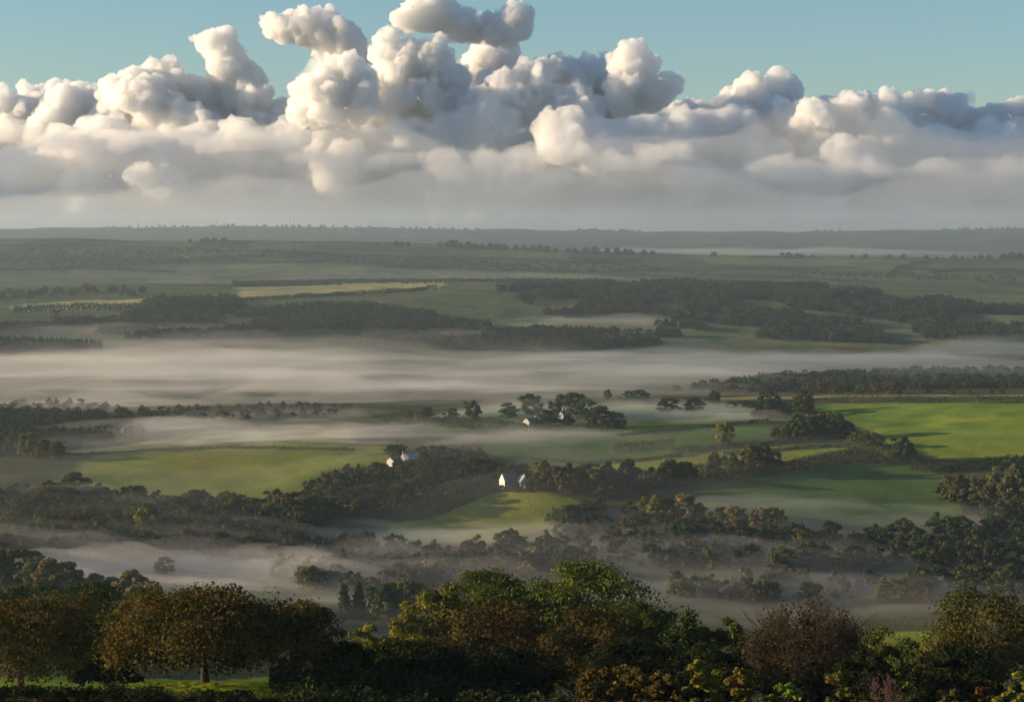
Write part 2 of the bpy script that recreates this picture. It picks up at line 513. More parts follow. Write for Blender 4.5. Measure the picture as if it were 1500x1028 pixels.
def tree_obj(name, parts, loc, label, cat='tree', group=None, color=(1, 1, 1), mat=None, rz=0.0, scale=1.0):
    tv, tf, lv, lf, col = parts
    e = link(name, None, loc=loc)
    e.rotation_euler = (0, 0, rz); e.scale = (scale,) * 3
    e.empty_display_size = 1
    tag(e, label, cat, group)
    link('trunk', mesh_np('trunk', tv, tf, BARK, True), e)
    c = link('crown', mesh_np('crown', lv, lf, mat or LEAF, False, col), e)
    c.color = (*color, 1)
    return e

def copy_tree(src_tr, src_cr, name, loc, rz, sc, color, label, group, cat='tree'):
    e = bpy.data.objects.new(name, None); COL.objects.link(e)
    e.location = loc; e.rotation_euler = (0, 0, rz); e.scale = sc
    tag(e, label, cat, group)
    for nm, me in (('trunk', src_tr), ('crown', src_cr)):
        o = bpy.data.objects.new(nm, me); COL.objects.link(o); o.parent = e
        o.color = (*color, 1)
    return e
# ------------------------------------------------------------------ trees of the near hillside
G_DARK = [(0.030, 0.048, 0.014), (0.040, 0.060, 0.016), (0.052, 0.066, 0.018)]
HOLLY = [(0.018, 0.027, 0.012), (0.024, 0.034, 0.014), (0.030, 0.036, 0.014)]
G_MID = [(0.075, 0.105, 0.022), (0.105, 0.125, 0.024), (0.066, 0.085, 0.020)]
G_YEL = [(0.17, 0.17, 0.028), (0.13, 0.14, 0.024), (0.20, 0.17, 0.032)]
OLIVE = [(0.085, 0.075, 0.024), (0.065, 0.066, 0.020), (0.11, 0.085, 0.026)]
RUST = [(0.125, 0.070, 0.024), (0.095, 0.060, 0.022), (0.070, 0.054, 0.020), (0.15, 0.086, 0.028)]
BROWN = [(0.085, 0.052, 0.024), (0.065, 0.044, 0.022), (0.10, 0.066, 0.024)]
GOLD = [(0.24, 0.16, 0.030), (0.19, 0.12, 0.028), (0.14, 0.11, 0.026)]
FERN = [(0.10, 0.052, 0.020), (0.075, 0.045, 0.020), (0.13, 0.075, 0.024)]

DIM = {'oak_tree': 0.80, 'ash_tree': 0.85, 'hazel_tree': 1.0, 'beech_tree': 0.6, 'holly_tree': 0.75, 'hawthorn_bush': 0.9, 'gorse_bush': 0.8, 'willow_bush': 0.95}
def near_tree(name, label, px, top, wpx, dist, pal, seed, trunk=0.22, n_cl=80, n_leaf=22000, leaf=0.15, cat='tree', sink=0.0, basepx=None, **kw):
    X = (px - 750) / F * dist
    z0 = float(ground_z(X, dist)) - sink
    h = EYE - (top - PYH) / F * dist - z0
    w = wpx / F * dist
    parts = grow(seed, h, w, h * trunk, n_cl, leaf * (0.84 if name == 'oak_tree' else 0.86), int(n_leaf * 0.75), np.array(pal) * DIM.get(name, 0.8), **kw)
    return tree_obj(name, parts, (X, dist, z0), label, cat, 'trees and bushes on the near hillside', rz=0)

T = near_tree
# left: old oaks at the edge of the lit meadow
T('oak_tree', 'russet topped spreading oak at the far left edge above the lit grass', 30, 876, 250, 161, OLIVE + RUST[:3] + G_DARK[2:], 201, trunk=0.22, n_cl=105, n_leaf=26000, leaf=0.15, base_r=0.05)
T('oak_tree', 'large domed oak with orange brown crown above the lit grass strip', 300, 868, 290, 143, OLIVE + RUST + G_DARK[2:], 202, trunk=0.20, n_cl=150, n_leaf=36000, leaf=0.15, base_r=0.05, lean=-0.02)
T('oak_tree', 'thin crowned dark oak right of the large domed oak', 428, 880, 150, 150, BROWN + G_DARK, 203, trunk=0.16, n_cl=70, n_leaf=14000, leaf=0.15, base_r=0.04, shell=0.35)
T('hawthorn_bush', 'yellow green bush between the two russet oaks', 150, 926, 84, 160, G_YEL + OLIVE, 204, trunk=0.12, n_cl=40, n_leaf=12000, cat='bush')
T('hawthorn_bush', 'low dark bush beneath the yellow green bush', 158, 958, 100, 158, HOLLY, 205, trunk=0.08, n_cl=36, n_leaf=10000, cat='bush')
T('ash_tree', 'dark green rounded tree behind the oaks on the left', 118, 853, 150, 285, G_DARK, 206, trunk=0.2, n_cl=80, n_leaf=20000, leaf=0.28)
T('ash_tree', 'dark green tree behind the oak at the left edge', 15, 850, 130, 300, G_DARK, 207, trunk=0.2, n_cl=70, n_leaf=16000, leaf=0.28)
T('ash_tree', 'small dark tree stepping down behind the domed oak', 175, 885, 90, 275, G_DARK, 208, trunk=0.2, n_cl=50, n_leaf=9000, leaf=0.28)
# middle: the big green wood edge
T('ash_tree', 'tallest green tree crowning the middle clump', 868, 820, 215, 235, G_MID + G_YEL[1:2], 211, trunk=0.2, n_cl=130, n_leaf=42000, leaf=0.21, lean=-0.02)
T('ash_tree', 'broad dark green tree left of the tallest one in the middle clump', 722, 838, 190, 240, G_MID + G_DARK[2:], 212, trunk=0.2, n_cl=110, n_leaf=32000, leaf=0.21)
T('ash_tree', 'dark green tree sloping down the right side of the middle clump', 940, 876, 120, 225, G_DARK, 213, trunk=0.2, n_cl=80, n_leaf=20000, leaf=0.21)
T('ash_tree', 'olive brown tree on the left shoulder of the middle clump', 650, 850, 120, 232, G_YEL + OLIVE, 214, trunk=0.2, n_cl=80, n_leaf=22000, leaf=0.20)
T('hazel_tree', 'sunlit yellow green tree at the left foot of the middle clump', 604, 900, 90, 220, G_YEL + OLIVE, 215, trunk=0.15, n_cl=60, n_leaf=16000, leaf=0.19)
T('hazel_tree', 'low green hazel left of the sunlit yellow green tree', 535, 912, 90, 215, G_YEL + G_MID, 216, trunk=0.15, n_cl=50, n_leaf=13000, leaf=0.19)
T('beech_tree', 'reddish brown tree in front of the green middle clump', 725, 886, 190, 195, RUST[1:] + BROWN + OLIVE, 217, trunk=0.2, n_cl=110, n_leaf=32000, leaf=0.18)
T('beech_tree', 'rounded dark brown tree right of the reddish brown one', 880, 888, 175, 185, BROWN + OLIVE, 218, trunk=0.2, n_cl=100, n_leaf=28000, leaf=0.17)
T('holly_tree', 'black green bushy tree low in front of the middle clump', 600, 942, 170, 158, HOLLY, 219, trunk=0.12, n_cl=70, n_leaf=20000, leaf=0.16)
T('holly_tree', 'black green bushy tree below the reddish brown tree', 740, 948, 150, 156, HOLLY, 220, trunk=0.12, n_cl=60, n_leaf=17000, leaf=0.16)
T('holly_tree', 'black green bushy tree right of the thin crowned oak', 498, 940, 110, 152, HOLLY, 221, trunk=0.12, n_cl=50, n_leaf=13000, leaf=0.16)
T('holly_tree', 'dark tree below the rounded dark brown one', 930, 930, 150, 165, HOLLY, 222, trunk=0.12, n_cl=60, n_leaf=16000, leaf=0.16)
# right
T('ash_tree', 'olive tree with loose top right of the dark conifer', 1062, 892, 82, 185, OLIVE + G_MID, 231, trunk=0.2, n_cl=55, n_leaf=14000, leaf=0.17)
T('ash_tree', 'dark tree filling the dip left of the dusky brown tree', 1095, 925, 90, 175, OLIVE + G_DARK, 232, trunk=0.15, n_cl=50, n_leaf=12000, leaf=0.16)
T('ash_tree', 'green tree stepping down right of the dusky brown tree', 1288, 910, 110, 215, G_MID + OLIVE, 233, trunk=0.18, n_cl=60, n_leaf=15000, leaf=0.20)
T('ash_tree', 'small dark green tree beside the pale green gap', 1335, 936, 80, 210, G_DARK + G_MID, 234, trunk=0.18, n_cl=45, n_leaf=10000, leaf=0.20)
T('oak_tree', 'big rounded olive brown oak at the right edge', 1462, 872, 235, 178, OLIVE + OLIVE + G_DARK + BROWN[:1], 235, trunk=0.2, n_cl=120, n_leaf=36000, leaf=0.17, base_r=0.05)
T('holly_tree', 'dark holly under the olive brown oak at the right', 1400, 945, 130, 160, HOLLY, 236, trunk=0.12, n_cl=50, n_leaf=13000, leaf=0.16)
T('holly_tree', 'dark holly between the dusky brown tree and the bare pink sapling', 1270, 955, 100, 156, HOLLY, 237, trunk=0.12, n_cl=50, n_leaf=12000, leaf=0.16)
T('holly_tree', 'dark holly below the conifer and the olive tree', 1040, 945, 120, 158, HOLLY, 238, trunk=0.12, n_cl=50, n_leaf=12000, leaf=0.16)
# sunlit bushes along the bottom right
T('gorse_bush', 'tawny bush lowest in the middle of the bottom edge', 875, 972, 66, 122, OLIVE + FERN, 241, trunk=0.08, n_cl=34, n_leaf=9000, leaf=0.12, cat='bush')
T('gorse_bush', 'golden olive bush right of the tawny bush on the bottom edge', 925, 966, 72, 124, GOLD + OLIVE, 242, trunk=0.08, n_cl=34, n_leaf=9500, leaf=0.12, cat='bush')
T('gorse_bush', 'brownish bush left of the round lime bush on the bottom edge', 978, 978, 60, 120, OLIVE + FERN, 243, trunk=0.08, n_cl=30, n_leaf=8000, leaf=0.12, cat='bush')
T('gorse_bush', 'round lime green bush standing clear near the bottom edge', 1033, 964, 54, 126, G_YEL, 244, trunk=0.10, n_cl=28, n_leaf=9000, leaf=0.12, cat='bush')
T('gorse_bush', 'golden bush right of the round lime one', 1080, 978, 56, 124, GOLD, 245, trunk=0.10, n_cl=26, n_leaf=8000, leaf=0.12, cat='bush')
T('willow_bush', 'bright green shrub below the dusky brown tree', 1152, 990, 48, 121, [(0.16, 0.22, 0.03), (0.12, 0.18, 0.03)], 246, trunk=0.10, n_cl=22, n_leaf=5000, leaf=0.12, cat='bush')
T('birch_sapling', 'thin yellowish sapling right of the bright green shrub', 1228, 984, 46, 123, GOLD + G_MID, 247, trunk=0.35, n_cl=22, n_leaf=3600, leaf=0.11)
T('gorse_bush', 'olive bush low below the big oak at the right', 1396, 1002, 42, 118, OLIVE, 248, trunk=0.10, n_cl=22, n_leaf=5000, leaf=0.11, cat='bush')
T('gorse_bush', 'pinkish brown bush next to the olive bush at the bottom right', 1440, 1000, 46, 119, FERN, 249, trunk=0.10, n_cl=22, n_leaf=5000, leaf=0.11, cat='bush')
T('willow_bush', 'yellow green bush in the bottom right corner', 1494, 976, 54, 120, G_YEL, 250, trunk=0.10, n_cl=26, n_leaf=8000, leaf=0.12, cat='bush')
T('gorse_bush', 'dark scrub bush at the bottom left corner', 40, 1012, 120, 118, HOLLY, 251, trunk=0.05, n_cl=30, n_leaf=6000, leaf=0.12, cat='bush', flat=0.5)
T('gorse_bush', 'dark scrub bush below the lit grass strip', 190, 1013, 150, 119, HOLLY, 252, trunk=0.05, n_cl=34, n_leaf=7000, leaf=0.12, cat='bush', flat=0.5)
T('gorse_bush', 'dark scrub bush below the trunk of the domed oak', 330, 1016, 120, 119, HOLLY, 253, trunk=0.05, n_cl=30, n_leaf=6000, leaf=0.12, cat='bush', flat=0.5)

# conifers
def near_conifer(label, px, top, wpx, dist, seed, leaf, n):
    X = (px - 750) / F * dist; z0 = float(ground_z(X, dist))
    h = EYE - (top - PYH) / F * dist - z0
    return tree_obj('spruce_tree', conifer(seed, h, wpx / F * dist, leaf, n, G_DARK[:2]), (X, dist, z0), label, 'tree', 'trees and bushes on the near hillside', mat=NEEDLE)
near_conifer('black green conifer standing between the middle clump and the dusky brown tree', 1008, 886, 62, 178, 261, 0.16, 9000)
near_conifer('slim dark conifer left of the larger black green conifer', 986, 902, 44, 176, 262, 0.16, 5000)

# leafless trees: fans of fine twigs
TWIG = plain_mat('twig', (0.056, 0.040, 0.024), 0.9, 0.3, 2.0)
PINK = plain_mat('pink_twig', (0.17, 0.095, 0.075), 0.9, 0.3, 2.0)
PALEBARK = plain_mat('pale_bark', (0.45, 0.42, 0.36), 0.8, 0.3, 3.0)
def bare_tree(name, label, px, top, wpx, dist, seed, n1, n2, n3, bark, twig, r=0.03, tb=0.14, n_leaf=0):
    rg = np.random.default_rng(seed)
    X = (px - 750) / F * dist; z0 = float(ground_z(X, dist))
    h = EYE - (top - PYH) / F * dist - z0; w = wpx / F * dist
    segs, tw = [], []
    fork = np.array([0, 0, h * tb])
    segs.append((np.array([[0, 0, -0.5], [0.02 * h, 0, h * tb * 0.6], fork]), [r * h * 1.4, r * h, r * h * 0.9]))
    def curve(p, d, L, up, k=4):
        pts = [p]
        for i in range(k):
            d = d + np.array([0, 0, up]) + rg.normal(size=3) * 0.10; d = d / np.linalg.norm(d)
            pts.append(pts[-1] + d * L / k)
        return np.array(pts), d
    def crown_r(z):
        t = np.clip((z / h - 0.1) / 0.9, 0, 1)
        return w / 2 * math.sin(math.pi * min(1, t ** 0.75)) ** 0.6 + 0.05 * w
    for i in range(n1):
        a = 2 * math.pi * (i + rg.random()) / n1; tilt = 0.15 + 1.05 * rg.random()
        d = np.array([math.cos(a) * tilt, math.sin(a) * tilt, 1.0]); d /= np.linalg.norm(d)
        P1, _ = curve(fork, d, h * (0.55 + 0.2 * rg.random()), 0.06)
        segs.append((P1, np.linspace(r * h * 0.45, r * h * 0.12, len(P1))))
        for j in range(n2):
            t = 0.25 + 0.75 * rg.random(); q = t * (len(P1) - 1); i0 = min(int(q), len(P1) - 2)
            p = P1[i0] + (P1[i0 + 1] - P1[i0]) * (q - i0)
            d2 = d + rg.normal(size=3) * 0.55 + np.array([0, 0, 0.25]); d2 /= np.linalg.norm(d2)
            P2, d3 = curve(p, d2, h * (0.16 + 0.14 * rg.random()), 0.05, 3)
            segs.append((P2, np.linspace(r * h * 0.11, r * h * 0.04, len(P2))))
            for k in range(n3):
                s = P2[rg.integers(1, len(P2))]
                d4 = d3 + rg.normal(size=3) * 0.5 + np.array([0, 0, 0.2]); d4 /= np.linalg.norm(d4)
                P3, _ = curve(s, d4, h * (0.05 + 0.09 * rg.random()), 0.06, 2)
                e = P3[-1]; rr = math.hypot(e[0], e[1])
                if rr > crown_r(e[2]) * 1.1 or e[2] > h * 1.02: continue
                tw.append((P3, np.linspace(0.018, 0.010, len(P3)) * dist / 150))
    e = link(name, None, loc=(X, dist, z0)); tag(e, label, 'tree', 'trees and bushes on the near hillside')
    v, f = tubes(segs, 5); link('trunk', mesh_np('trunk', v, f, bark, True), e)
    v, f = tubes(tw, 3); c = link('crown', mesh_np('crown', v, f, twig, True), e)
    if n_leaf:
        tips = np.array([t[0][-1] for t in tw]); k = rg.integers(0, len(tips), n_leaf)
        lp = tips[k] + rg.normal(size=(n_leaf, 3)) * 0.03 * h
        v, f = quads_from(lp, rg.normal(size=(n_leaf, 3)) + tips[k] / h, 0.11 * (0.5 + rg.random(n_leaf)), 0.55, rg=rg)
        pl = np.array([(0.050, 0.038, 0.018), (0.038, 0.031, 0.016), (0.064, 0.048, 0.020)])
        link('withered_leaves', mesh_np('withered_leaves', v, f, LEAF, False, np.repeat(pl[rg.integers(0, 3, n_leaf)], 4, axis=0)), c)
    return e
bare_tree('bare_tree', 'broad rounded dusky brown tree almost bare, with fanned fine twigs', 1186, 872, 178, 168, 271, 16, 18, 26, BARK, TWIG, n_leaf=15000)
bare_tree('bare_sapling', 'small leafless pinkish sapling with a pale stem at the bottom right', 1296, 970, 46, 121, 272, 8, 8, 10, BARK, PINK, r=0.02)

# bracken and scrub carpeting the near slope
def scrub(name, label, px0, px1, d0, d1, n, pal, leaf, hh, seed):
    rg = np.random.default_rng(seed)
    d = d0 + (d1 - d0) * rg.random(n); px = px0 + (px1 - px0) * rg.random(n)
    X = (px - 750) / F * d
    cl = 0.5 + 0.5 * vnoise(X / 1.6, d / 1.6, seed=seed)
    Z = ground_z(X, d) + hh * cl * rg.random(n)
    v, f = quads_from(np.stack([X, d, Z], 1), rg.normal(size=(n, 3)) + np.array([0, 0, 0.5]), leaf * (0.5 + rg.random(n)), 0.5, rg=rg)
    pal = np.array(pal)
    c = pal[((vnoise(X / 3, d / 3, seed=seed + 2) * 0.5 + 0.5) * len(pal) * 0.999).astype(int)] * (0.6 + 0.8 * rg.random((n, 1)))
    o = link(name, mesh_np(name, v, f, LEAF, False, np.repeat(c, 4, axis=0)))
    return tag(o, label, 'undergrowth', kind='stuff')
scrub('bracken', 'rust brown bracken along the bottom edge on the right', 840, 1560, 104, 136, 46000, FERN + OLIVE + BROWN, 0.14, 1.1, 281)
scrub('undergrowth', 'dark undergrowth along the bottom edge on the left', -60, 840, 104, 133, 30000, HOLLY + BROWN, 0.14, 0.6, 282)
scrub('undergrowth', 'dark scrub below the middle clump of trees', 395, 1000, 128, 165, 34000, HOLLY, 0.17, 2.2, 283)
# ------------------------------------------------------------------ valley trees: prototypes shared by many copies
V_PAL = [(1.0, 1.0, 1.0), (0.8, 0.85, 0.8), (1.15, 1.1, 0.95)]
PROTO = {}
def proto(kind, parts, mat=LEAF):
    tv, tf, lv, lf, col = parts
    PROTO[kind] = (mesh_np('trunk', tv, tf, BARK, True), mesh_np('crown', lv, lf, mat, False, col))
# unit size: 10 m high
proto('round0', grow(301, 10, 9.6, 0.9, 44, 0.42, 4200, V_PAL, cl_r=(0.11, 0.18), sides=4, limb_every=3, low=-0.7))
proto('round1', grow(302, 10, 8.4, 0.7, 40, 0.42, 4000, V_PAL, cl_r=(0.12, 0.19), sides=4, limb_every=3, low=-0.7))
proto('round2', grow(303, 10, 11.0, 0.7, 48, 0.42, 4400, V_PAL, cl_r=(0.10, 0.16), sides=4, limb_every=3, low=-0.7))
proto('tall0', grow(304, 10, 6.2, 0.7, 36, 0.38, 3400, V_PAL, cl_r=(0.14, 0.22), sides=4, limb_every=3, low=-0.7))
proto('tall1', grow(305, 10, 7.2, 0.6, 38, 0.38, 3600, V_PAL, cl_r=(0.13, 0.20), sides=4, limb_every=3, low=-0.7))
proto('bush0', grow(306, 10, 15.0, 0.5, 34, 0.55, 2600, V_PAL, cl_r=(0.10, 0.17), sides=4, limb_every=3, low=-0.7))
proto('cone0', conifer(307, 10, 4.6, 0.42, 1800, V_PAL), NEEDLE)
BROADK = ['round0', 'round1', 'round2', 'tall0', 'tall1']

DK = (0.034, 0.050, 0.022); DG = (0.046, 0.066, 0.024); OL = (0.080, 0.084, 0.030); BR = (0.078, 0.064, 0.032)
YG = (0.14, 0.14, 0.032); RU = (0.14, 0.070, 0.026); PB = (0.16, 0.12, 0.055)
trng = np.random.default_rng(77)
N_VALLEY = 0
def vtree(px, py, hpx, kind, color, label, group, wf=1.0, ymin=600, name=None):
    """a tree whose foot stands at photo point (px, py) on the ground, hpx pixels high there"""
    global N_VALLEY
    p = unproj(px, py, ymin)[0]
    s = hpx / F * p[1] / 10.0
    N_VALLEY += 1
    nm = name or {'c': 'conifer_tree', 'b': 'thorn_bush'}.get(kind[0], 'broadleaf_tree')
    c = tuple(np.array(color) * (0.85 + 0.3 * trng.random()))
    copy_tree(*PROTO[kind], nm, (p[0], p[1], p[2] - 0.15), trng.random() * 6.28, (s * wf, s * wf, s), c, label, group, 'bush' if nm == 'thorn_bush' else 'tree')

def rk():
    return BROADK[trng.integers(0, 5)]

ORD = ['first', 'second', 'third', 'fourth', 'fifth', 'sixth', 'seventh', 'eighth', 'ninth', 'tenth', 'eleventh', 'twelfth', 'thirteenth', 'fourteenth', 'fifteenth', 'sixteenth', 'seventeenth', 'eighteenth', 'nineteenth', 'twentieth']
def row(items, phrase, group, ymin=600):
    """trees of one row, told apart by their order along it"""
    items = sorted(items, key=lambda t: t[0])
    for i, (px, py, h, kind, col, *r) in enumerate(items):
        vtree(px, py, h, kind, col, '%s tree from the left %s' % (ORD[i], phrase), group, r[0] if r else 1.0, ymin)

# misty row behind the field of the first house
row([(600, 615, 14, 'round1', DG, 1.1), (624, 614, 18, 'round0', DG, 1.2), (662, 614, 17, 'round0', DG, 1.2), (692, 614, 28, 'round1', DG), (745, 611, 22, 'round0', DG, 1.1), (778, 608, 32, 'round2', DG)],
    'in the misty row behind the long dark hedge', 'trees in the misty row', 1000)
# trees round the farm in the mist
row([(800, 628, 28, 'round0', DK), (814, 612, 30, 'tall1', DG), (836, 612, 38, 'round2', DG, 1.1), (858, 616, 32, 'round0', DG), (882, 627, 33, 'round2', DK, 1.3), (905, 628, 24, 'round0', DK)],
    'around the white farm in the mist', 'trees around the misty farm', 1000)
row([(890, 586, 17, 'tall0', BR), (920, 590, 18, 'round0', DG, 1.2), (940, 592, 22, 'round2', DG, 1.2), (978, 604, 22, 'round2', DK, 1.3), (992, 573, 9, 'bush0', DG)],
    'beyond the misty farm towards the pale strip', 'trees beyond the misty farm', 1100)
# trees on the skyline hedge of the bright field
row([(1018, 603, 22, 'round2', DK, 1.3), (1046, 592, 20, 'round1', DK, 1.1), (1072, 598, 10, 'bush0', DK), (1094, 598, 12, 'round2', DK, 1.3), (1125, 612, 40, 'round0', DK, 1.1), (1150, 612, 22, 'round0', DG), (1177, 606, 34, 'round1', DG, 1.1)],
    'along the hedge left of the bright green field', 'trees left of the bright field', 1000)
row([(1198, 577, 20, 'round2', BR, 1.4), (1225, 577, 14, 'round0', BR, 1.3), (1258, 578, 11, 'round2', BR, 1.3), (1285, 577, 18, 'round0', BR, 1.2), (1308, 577, 20, 'round2', BR, 1.2), (1360, 577, 10, 'tall0', DG), (1395, 577, 9, 'tall1', DG), (1420, 577, 10, 'tall0', DG), (1452, 577, 10, 'tall1', DG), (1467, 577, 10, 'round0', DG)],
    'behind the pale strip above the bright field', 'trees behind the pale strip', 1300)
vtree(1059, 649, 34, 'tall1', YG, 'lone yellow green tree standing in the misty field', 'single field trees', 0.95)
row([(1137, 642, 16, 'round0', DG), (1150, 643, 18, 'round1', DG), (1168, 642, 36, 'round1', DG, 1.0), (1186, 641, 34, 'round0', OL), (1203, 640, 36, 'round2', OL, .9), (1222, 641, 38, 'round0', DG), (1240, 641, 26, 'round2', DG)],
    'in the dark clump at the corner of the bright field', 'clump at the bright field corner', 900)
row([(1252, 652, 20, 'round0', OL), (1266, 654, 24, 'tall1', OL), (1280, 655, 22, 'round0', OL, 1.2)], 'in the olive trio below the dark clump', 'olive trio', 900)
vtree(1323, 675, 36, 'round1', DK, 'round dark tree alone at the lower edge of the bright field', 'single field trees', 1.05)
row([(1046, 690, 28, 'round1', OL), (1070, 694, 32, 'tall1', OL, 1.1), (1098, 695, 44, 'round0', BR, .9), (1116, 694, 46, 'round1', OL, .9), (1134, 690, 30, 'round0', OL)], 'in the tawny hedge group above the shaded field', 'tawny hedge group', 850)
row([(1388, 735, 34, 'round0', OL), (1404, 738, 44, 'round1', BR, .9), (1428, 738, 44, 'tall1', OL), (1446, 745, 36, 'round2', BR), (1466, 740, 60, 'tall1', OL, 1.0), (1490, 742, 62, 'round1', OL, .9), (1510, 740, 64, 'tall0', DG, 1.1)],
    'in the tall clump right of the shaded field', 'clump right of the shaded field', 800)
# trees beside the second house
row([(796, 713, 40, 'round1', YG, .9), (812, 716, 34, 'tall1', OL), (830, 724, 46, 'round1', BR, 1.0), (846, 722, 38, 'round0', BR), (860, 712, 34, 'round0', DG), (872, 728, 40, 'round2', OL, .9), (888, 712, 36, 'round1', DK, 1.1), (900, 730, 34, 'round0', OL), (920, 712, 40, 'round1', DK, 1.0), (942, 725, 30, 'round0', BR), (960, 716, 34, 'tall1', DG), (985, 712, 40, 'round2', DG), (1005, 712, 36, 'round0', DK)],
    'in the row running right from the white gabled cottage', 'trees beside the gabled cottage', 800)
row([(945, 762, 36, 'tall1', YG, .9), (962, 765, 40, 'round1', YG, .9), (982, 764, 34, 'round0', PB), (1000, 764, 42, 'round2', PB), (1024, 766, 30, 'round0', PB), (1058, 768, 26, 'round0', OL), (1078, 770, 30, 'round2', PB), (1112, 772, 30, 'round0', PB), (1136, 772, 30, 'round2', OL)],
    'in the pale sunlit row below the shaded field', 'sunlit row below the shaded field', 750)
row([(736, 720, 10, 'bush0', DK, .7), (750, 720, 8, 'bush0', OL, .7), (761, 721, 9, 'bush0', DK, .6), (776, 720, 14, 'round0', DK), (786, 716, 24, 'round1', DK), (752, 704, 26, 'round2', DK), (738, 706, 24, 'round1', DK), (768, 700, 22, 'round0', DG)],
    'close round the white gabled cottage', 'garden trees of the gabled cottage', 850)
row([(564, 692, 14, 'round0', DK), (582, 692, 20, 'round1', DK), (590, 690, 15, 'round0', DK), (612, 692, 18, 'round1', DG), (620, 688, 26, 'round1', DK), (584, 678, 22, 'round2', DK), (604, 694, 12, 'bush0', OL, .8)],
    'close round the grey chimneyed house', 'garden trees of the chimneyed house', 850)
row([(768, 632, 12, 'round0', DK), (788, 632, 18, 'round1', DK), (812, 626, 22, 'round0', DG), (832, 626, 20, 'round1', DG), (824, 628, 12, 'bush0', DG, .8)],
    'hugging the walls of the misty farm', 'garden trees of the misty farm', 1000)
# left: lone sunlit trees in the dark woods
vtree(215, 795, 58, 'round1', YG, 'tall sunlit yellow tree rising from the dark wood on the left', 'single field trees', .9, 600)
vtree(112, 725, 34, 'round2', DK, 'dark round tree at the left end of the dark green field', 'single field trees', 1.2)
vtree(400, 770, 34, 'bush0', YG, 'sunlit yellow thicket at the edge of the wood below the green field', 'single field trees', .8)
vtree(683, 822, 34, 'tall0', RU, 'small rust red tree in the mist below the knoll', 'single field trees', .9, 600)
vtree(240, 845, 30, 'round0', PB, 'pale sunlit tree in the mist at the foot of the left wood', 'single field trees', 1.0, 550)
row([(75, 880, 62, 'round1', PB, 1.0), (98, 872, 50, 'round0', PB), (136, 878, 40, 'round2', PB), (165, 880, 36, 'round0', PB), (195, 896, 62, 'round1', PB, 1.1), (218, 900, 50, 'round0', PB), (55, 870, 56, 'round2', OL)],
    'in the pale misty trees behind the left oaks', 'pale misty trees behind the oaks', 420)
row([(505, 905, 52, 'cone0', DG), (525, 905, 56, 'cone0', DG), (545, 905, 40, 'cone0', DG), (562, 908, 54, 'round1', DG), (590, 905, 56, 'round2', OL)], 'in the misty conifer group left of the middle clump', 'misty conifer group', 400)
row([(20, 862, 60, 'round2', DG, 1.1), (-8, 862, 58, 'round1', DG, 1.1)], 'of the grey green pair at the left edge', 'grey green pair', 420)
row([(20, 660, 28, 'round0', OL), (45, 668, 36, 'round2', YG), (62, 672, 30, 'round0', OL), (84, 674, 28, 'round1', OL)], 'in the sunlit clump left of the pale field', 'sunlit clump left of the pale field', 900)

def wood(poly, spacing, hrange, kinds, cols, ymin, seed, hmax_thing=None):
    """positions for a wood filling a photo outline: list of (X, Y, Z, h, kind, colour)"""
    rg = np.random.default_rng(seed)
    P = poly_w(poly, ymin)
    x0, y0 = P.min(0); x1, y1 = P.max(0)
    xs, ys = np.meshgrid(np.arange(x0, x1, spacing), np.arange(y0, y1, spacing))
    X = xs.ravel() + (rg.random(xs.size) - 0.5) * spacing * 1.1; Y = ys.ravel() + (rg.random(xs.size) - 0.5) * spacing * 1.1
    m = in_poly(X, Y, P); X, Y = X[m], Y[m]
    Z = ground_z(X, Y)
    big = 0.5 + 0.5 * vnoise(X / 40, Y / 40, seed=seed)
    h = hrange[0] + (hrange[1] - hrange[0]) * (0.5 * rg.random(len(X)) + 0.5 * big)
    return [(X[i], Y[i], Z[i], h[i], kinds[rg.integers(len(kinds))], cols[rg.integers(len(cols))]) for i in range(len(X))]

WOODS = {}
WOODS['cottage wood'] = wood([(470, 712), (500, 700), (565, 694), (640, 688), (700, 680), (728, 692), (736, 712), (700, 724), (640, 746), (560, 758), (430, 760), (430, 742)], 10, (6, 10.5), BROADK, [DK, DG, DG, OL], 850, 1)
WOODS['left wood'] = wood([(-60, 735), (100, 730), (200, 745), (330, 745), (430, 748), (470, 775), (470, 800), (420, 835), (300, 820), (180, 822), (60, 835), (-60, 850)], 11.5, (8, 15), BROADK, [DK, DG, DG, OL, BR], 600, 2)
WOODS['right wood'] = wood([(800, 775), (860, 752), (940, 755), (1000, 775), (1120, 785), (1240, 790), (1330, 785), (1400, 768), (1450, 755), (1560, 750), (1560, 850), (1300, 842), (1000, 842), (850, 820)], 14, (7, 13), BROADK, [DG, DG, OL, OL, BR], 600, 3)
WOODS['centre copse'] = wood([(430, 815), (560, 800), (680, 812), (820, 790), (860, 830), (700, 850), (520, 850)], 13, (6, 11), BROADK, [BR, OL, DG, RU], 550, 4)
WOODS['lower right wood'] = wood([(960, 868), (1100, 858), (1300, 862), (1560, 850), (1560, 895), (1400, 890), (1250, 880), (1000, 885)], 13, (7, 12), BROADK, [DG, OL, BR], 500, 8)
WOODS['brown thicket'] = wood([(370, 838), (440, 822), (520, 830), (640, 826), (760, 826), (880, 830), (880, 850), (640, 858), (560, 880), (430, 862)], 12, (7, 11), BROADK, [BR, BR, OL, PB], 500, 9)
WOODS['upper left wood'] = wood([(-60, 612), (60, 605), (180, 618), (210, 640), (100, 655), (-60, 680)], 11, (5, 9), BROADK, [DG, OL, DK], 1000, 5)
WOODS['house shelter belt'] = wood([(545, 672), (700, 664), (720, 680), (640, 690), (612, 688), (590, 660)], 9, (4, 7), BROADK, [DK, OL], 900, 6)
